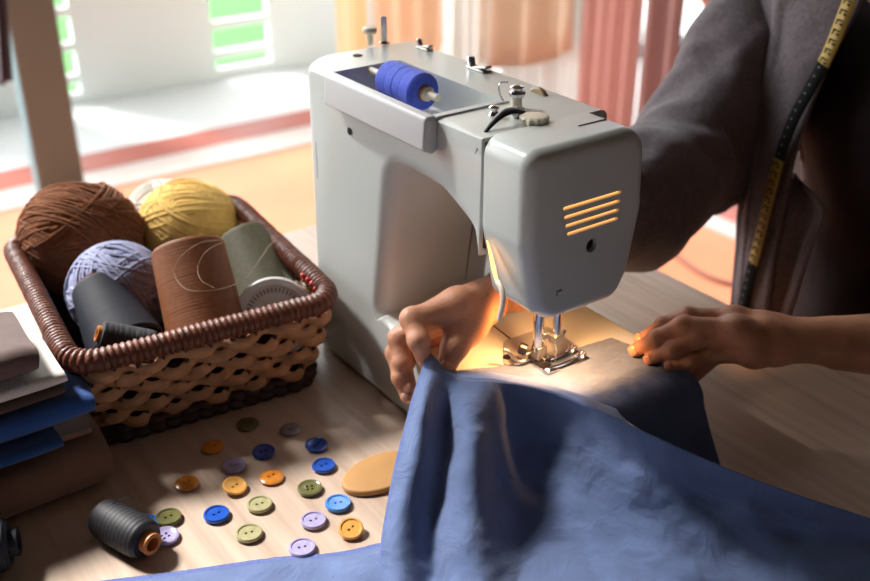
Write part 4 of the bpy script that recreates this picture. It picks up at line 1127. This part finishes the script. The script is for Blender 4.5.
curtain('beige gathered curtain with a raised hem right of the white sheer', 'curtain_beige', (2.04,2.52), (2.04,1.98), -.535, 2.3, 3, .04, 4, hem=lambda u: .16*u**2)
curtain('white sheer curtain behind the beige gathered curtain', 'sheer', (2.12,2.48), (2.12,1.96), -.72, 2.3, 5, .02, 5)
curtain('pink curtain hanging right of the beige curtain', 'curtain_pink', (2.06,1.985), (2.06,1.70), -.70, 2.3, 4, .025, 6)
curtain('mauve curtain at the right, next to the pink one', 'curtain_mauve', (2.05,1.685), (2.05,1.515), -.70, 2.3, 2, .022, 7)
# cord on the floor
mb = MB(); mb.tube(catmull([(1.6270, 1.3760, -0.7430),(1.6840, 1.2650, -0.7430),(1.7000, 1.1680, -0.7430),(1.6720, 1.0570, -0.7430),(1.6640, 0.9700, -0.7430),(1.6890, 0.8940, -0.7430),(1.7510, 0.7770, -0.7430)], 8), .007, 8)
tag(mb.build('power_cord', M['cord']), 'brown power cord lying on the terracotta floor', 'cord')
# chair the person sits on
def chair(label, loc, rz, group=None):
    t = thing('wooden_chair', label, 'chair', loc, (0,0,rz), group)
    sx = arc([(-.20,-.20),(.21,-.19),(.21,.19),(-.20,.20)], [.06,.1,.1,.06], 6)
    mb = MB(); prism(mb, sx, .405, .435, .006, .008, lambda a, b, h: (a, b, h), 4); mb.build('seat', M['chair_wood'], t)
    for x, y in ((-.17,-.17),(-.17,.17),(.17,-.16),(.17,.16)):
        mb = MB(); mb.tube([(x*1.12,y*1.12,0),(x,y,.408)], [.014,.019], 12); mb.build('leg', M['chair_wood'], t)
    hoop = catmull([(.18,-.165,.43),(.215,-.18,.60),(.24,-.165,.78),(.25,-.09,.86),(.252,0,.875),(.25,.09,.86),(.24,.165,.78),(.215,.18,.60),(.18,.165,.43)], 8)
    mb = MB(); mb.tube(hoop, .016, 12); mb.build('back_hoop', M['chair_wood'], t)
    for y in (-.08,0,.08):
        mb = MB(); mb.tube([(.20,y*.9,.43),(.25,y,.862)], .008, 10); mb.build('spindle', M['chair_wood'], t)
    return t
chair('red-brown wooden hoop-backed chair under the seated person', (.69,-.08,FLOOR), 0)
mb = MB(); mb.tube(catmull([(2.0200, 1.4920, -0.0560),(2.0000, 1.4060, -0.0920),(2.0000, 1.3680, -0.1200),(2.0000, 1.3430, -0.1560),(2.0000, 1.3260, -0.2350),(2.0300, 1.3540, -0.3490)], 6), [.016]*10+[.028]*21, 10, flat=.7); tag(mb.build('curtain_tie', M['chair_wood']), 'red-brown curtain tie-back hanging beside the mauve curtain', 'curtain tie')

# walls and ceiling of the room: open to the terrace at the back and the far left
mb = MB(); mb.box((-2.3,-2.3,2.40), (2.3,1.50,2.55)); mb.box((-.84,1.50,2.40), (2.3,3.05,2.55)); mb.box((-2.3,1.50,2.40), (-1.50,3.05,2.55)); struct('ceiling', mb, M['ceiling'])  # unseen; outline shaped to shade the right side and cut overhead sky
mb = MB(); mb.box((-2.3,-2.3,FLOOR), (2.3,-2.2,2.40)); struct('wall_rear', mb, M['wall'])
mb = MB(); mb.box((-2.3,-2.2,FLOOR), (-2.2,2.0,2.40)); struct('wall_left', mb, M['wall'])  # unseen; length chosen to hold back side light on the cloth
mb = MB(); mb.box((2.205,-2.2,FLOOR), (2.3,1.3,2.40)); struct('wall_right', mb, M['wall'])
# ================================================================== LIGHT
w = bpy.data.worlds.new('daylight'); SC.world = w; w.use_nodes = True
nt = w.node_tree; bg = nt.nodes['Background']
tc = nt.nodes.new('ShaderNodeTexCoord')          # overcast sky, brightest low in the direction of the morning sun
dot = nt.nodes.new('ShaderNodeVectorMath'); dot.operation = 'DOT_PRODUCT'; dot.inputs[1].default_value = V((-.45,.77,.45)).normalized()
nt.links.new(tc.outputs['Generated'], dot.inputs[0])
rp = nt.nodes.new('ShaderNodeValToRGB'); rp.color_ramp.interpolation = 'EASE'
e = rp.color_ramp.elements
e[0].position = .48; e[0].color = (.22,.23,.25,1); e[1].position = .97; e[1].color = (1.9,1.98,2.0,1)
mr = nt.nodes.new('ShaderNodeMath'); mr.operation = 'MULTIPLY_ADD'; mr.inputs[1].default_value = .5; mr.inputs[2].default_value = .5
nt.links.new(dot.outputs['Value'], mr.inputs[0]); nt.links.new(mr.outputs[0], rp.inputs['Fac']); nt.links.new(rp.outputs['Color'], bg.inputs['Color'])
bg.inputs['Strength'].default_value = 2.5
def portal(name, loc, rot, sx, sy):
    l = bpy.data.lights.new(name, 'AREA'); l.shape = 'RECTANGLE'; l.size = sx; l.size_y = sy; l.cycles.is_portal = True
    o = bpy.data.objects.new(name, l); COL.objects.link(o); o.location = loc; o.rotation_euler = rot; return o
portal('daylight_opening', (0,3.0,.825), (-PI/2,0,0), 4.5, 3.14)
portal('daylight_opening', (-1.17,2.27,2.42), (0,0,0), .66, 1.5)
portal('daylight_opening', (-2.25,2.5,.825), (0,-PI/2,0), 3.14, 1.0)
portal('daylight_opening', (2.25,2.1,.825), (0,PI/2,0), 3.14, 1.7)
ld = bpy.data.lights.new('machine_lamp', 'SPOT'); ld.energy = 1.4; ld.color = (1,.47,.16); ld.shadow_soft_size = .008; ld.spot_size = 1.98; ld.spot_blend = .35
lo = bpy.data.objects.new('machine_lamp', ld); COL.objects.link(lo); lo.location = (.058,-.130,.1565); lo.rotation_euler = V((-.35,-.45,1)).to_track_quat('Z','Y').to_euler()
sd = bpy.data.lights.new('hazy_sun', 'SUN'); sd.energy = 7.0; sd.angle = .19; sd.color = (1,.965,.92)   # hazy sun through the gap shaped in the ceiling
so = bpy.data.objects.new('hazy_sun', sd); COL.objects.link(so)
so.rotation_euler = V((-.25,.63,.73)).to_track_quat('Z','Y').to_euler()
# ================================================================== CAMERA
cam = bpy.data.cameras.new('camera'); co = bpy.data.objects.new('camera', cam); COL.objects.link(co)
cam.sensor_width = 36; cam.lens = 1040/870*36
co.location = (-0.44526, -0.67319, 0.55000)
co.rotation_euler = V((0.51485, 0.72268, -0.46115)).to_track_quat('-Z','Y').to_euler()
cam.clip_start = .02; cam.clip_end = 60
cam.dof.use_dof = True; cam.dof.focus_distance = .79; cam.dof.aperture_fstop = 5.6
SC.camera = co
SC.view_settings.view_transform = 'Standard'; SC.view_settings.look = 'None'; SC.view_settings.gamma = 1
SC.view_settings.use_curve_mapping = False
SC.view_settings.exposure = 0.32
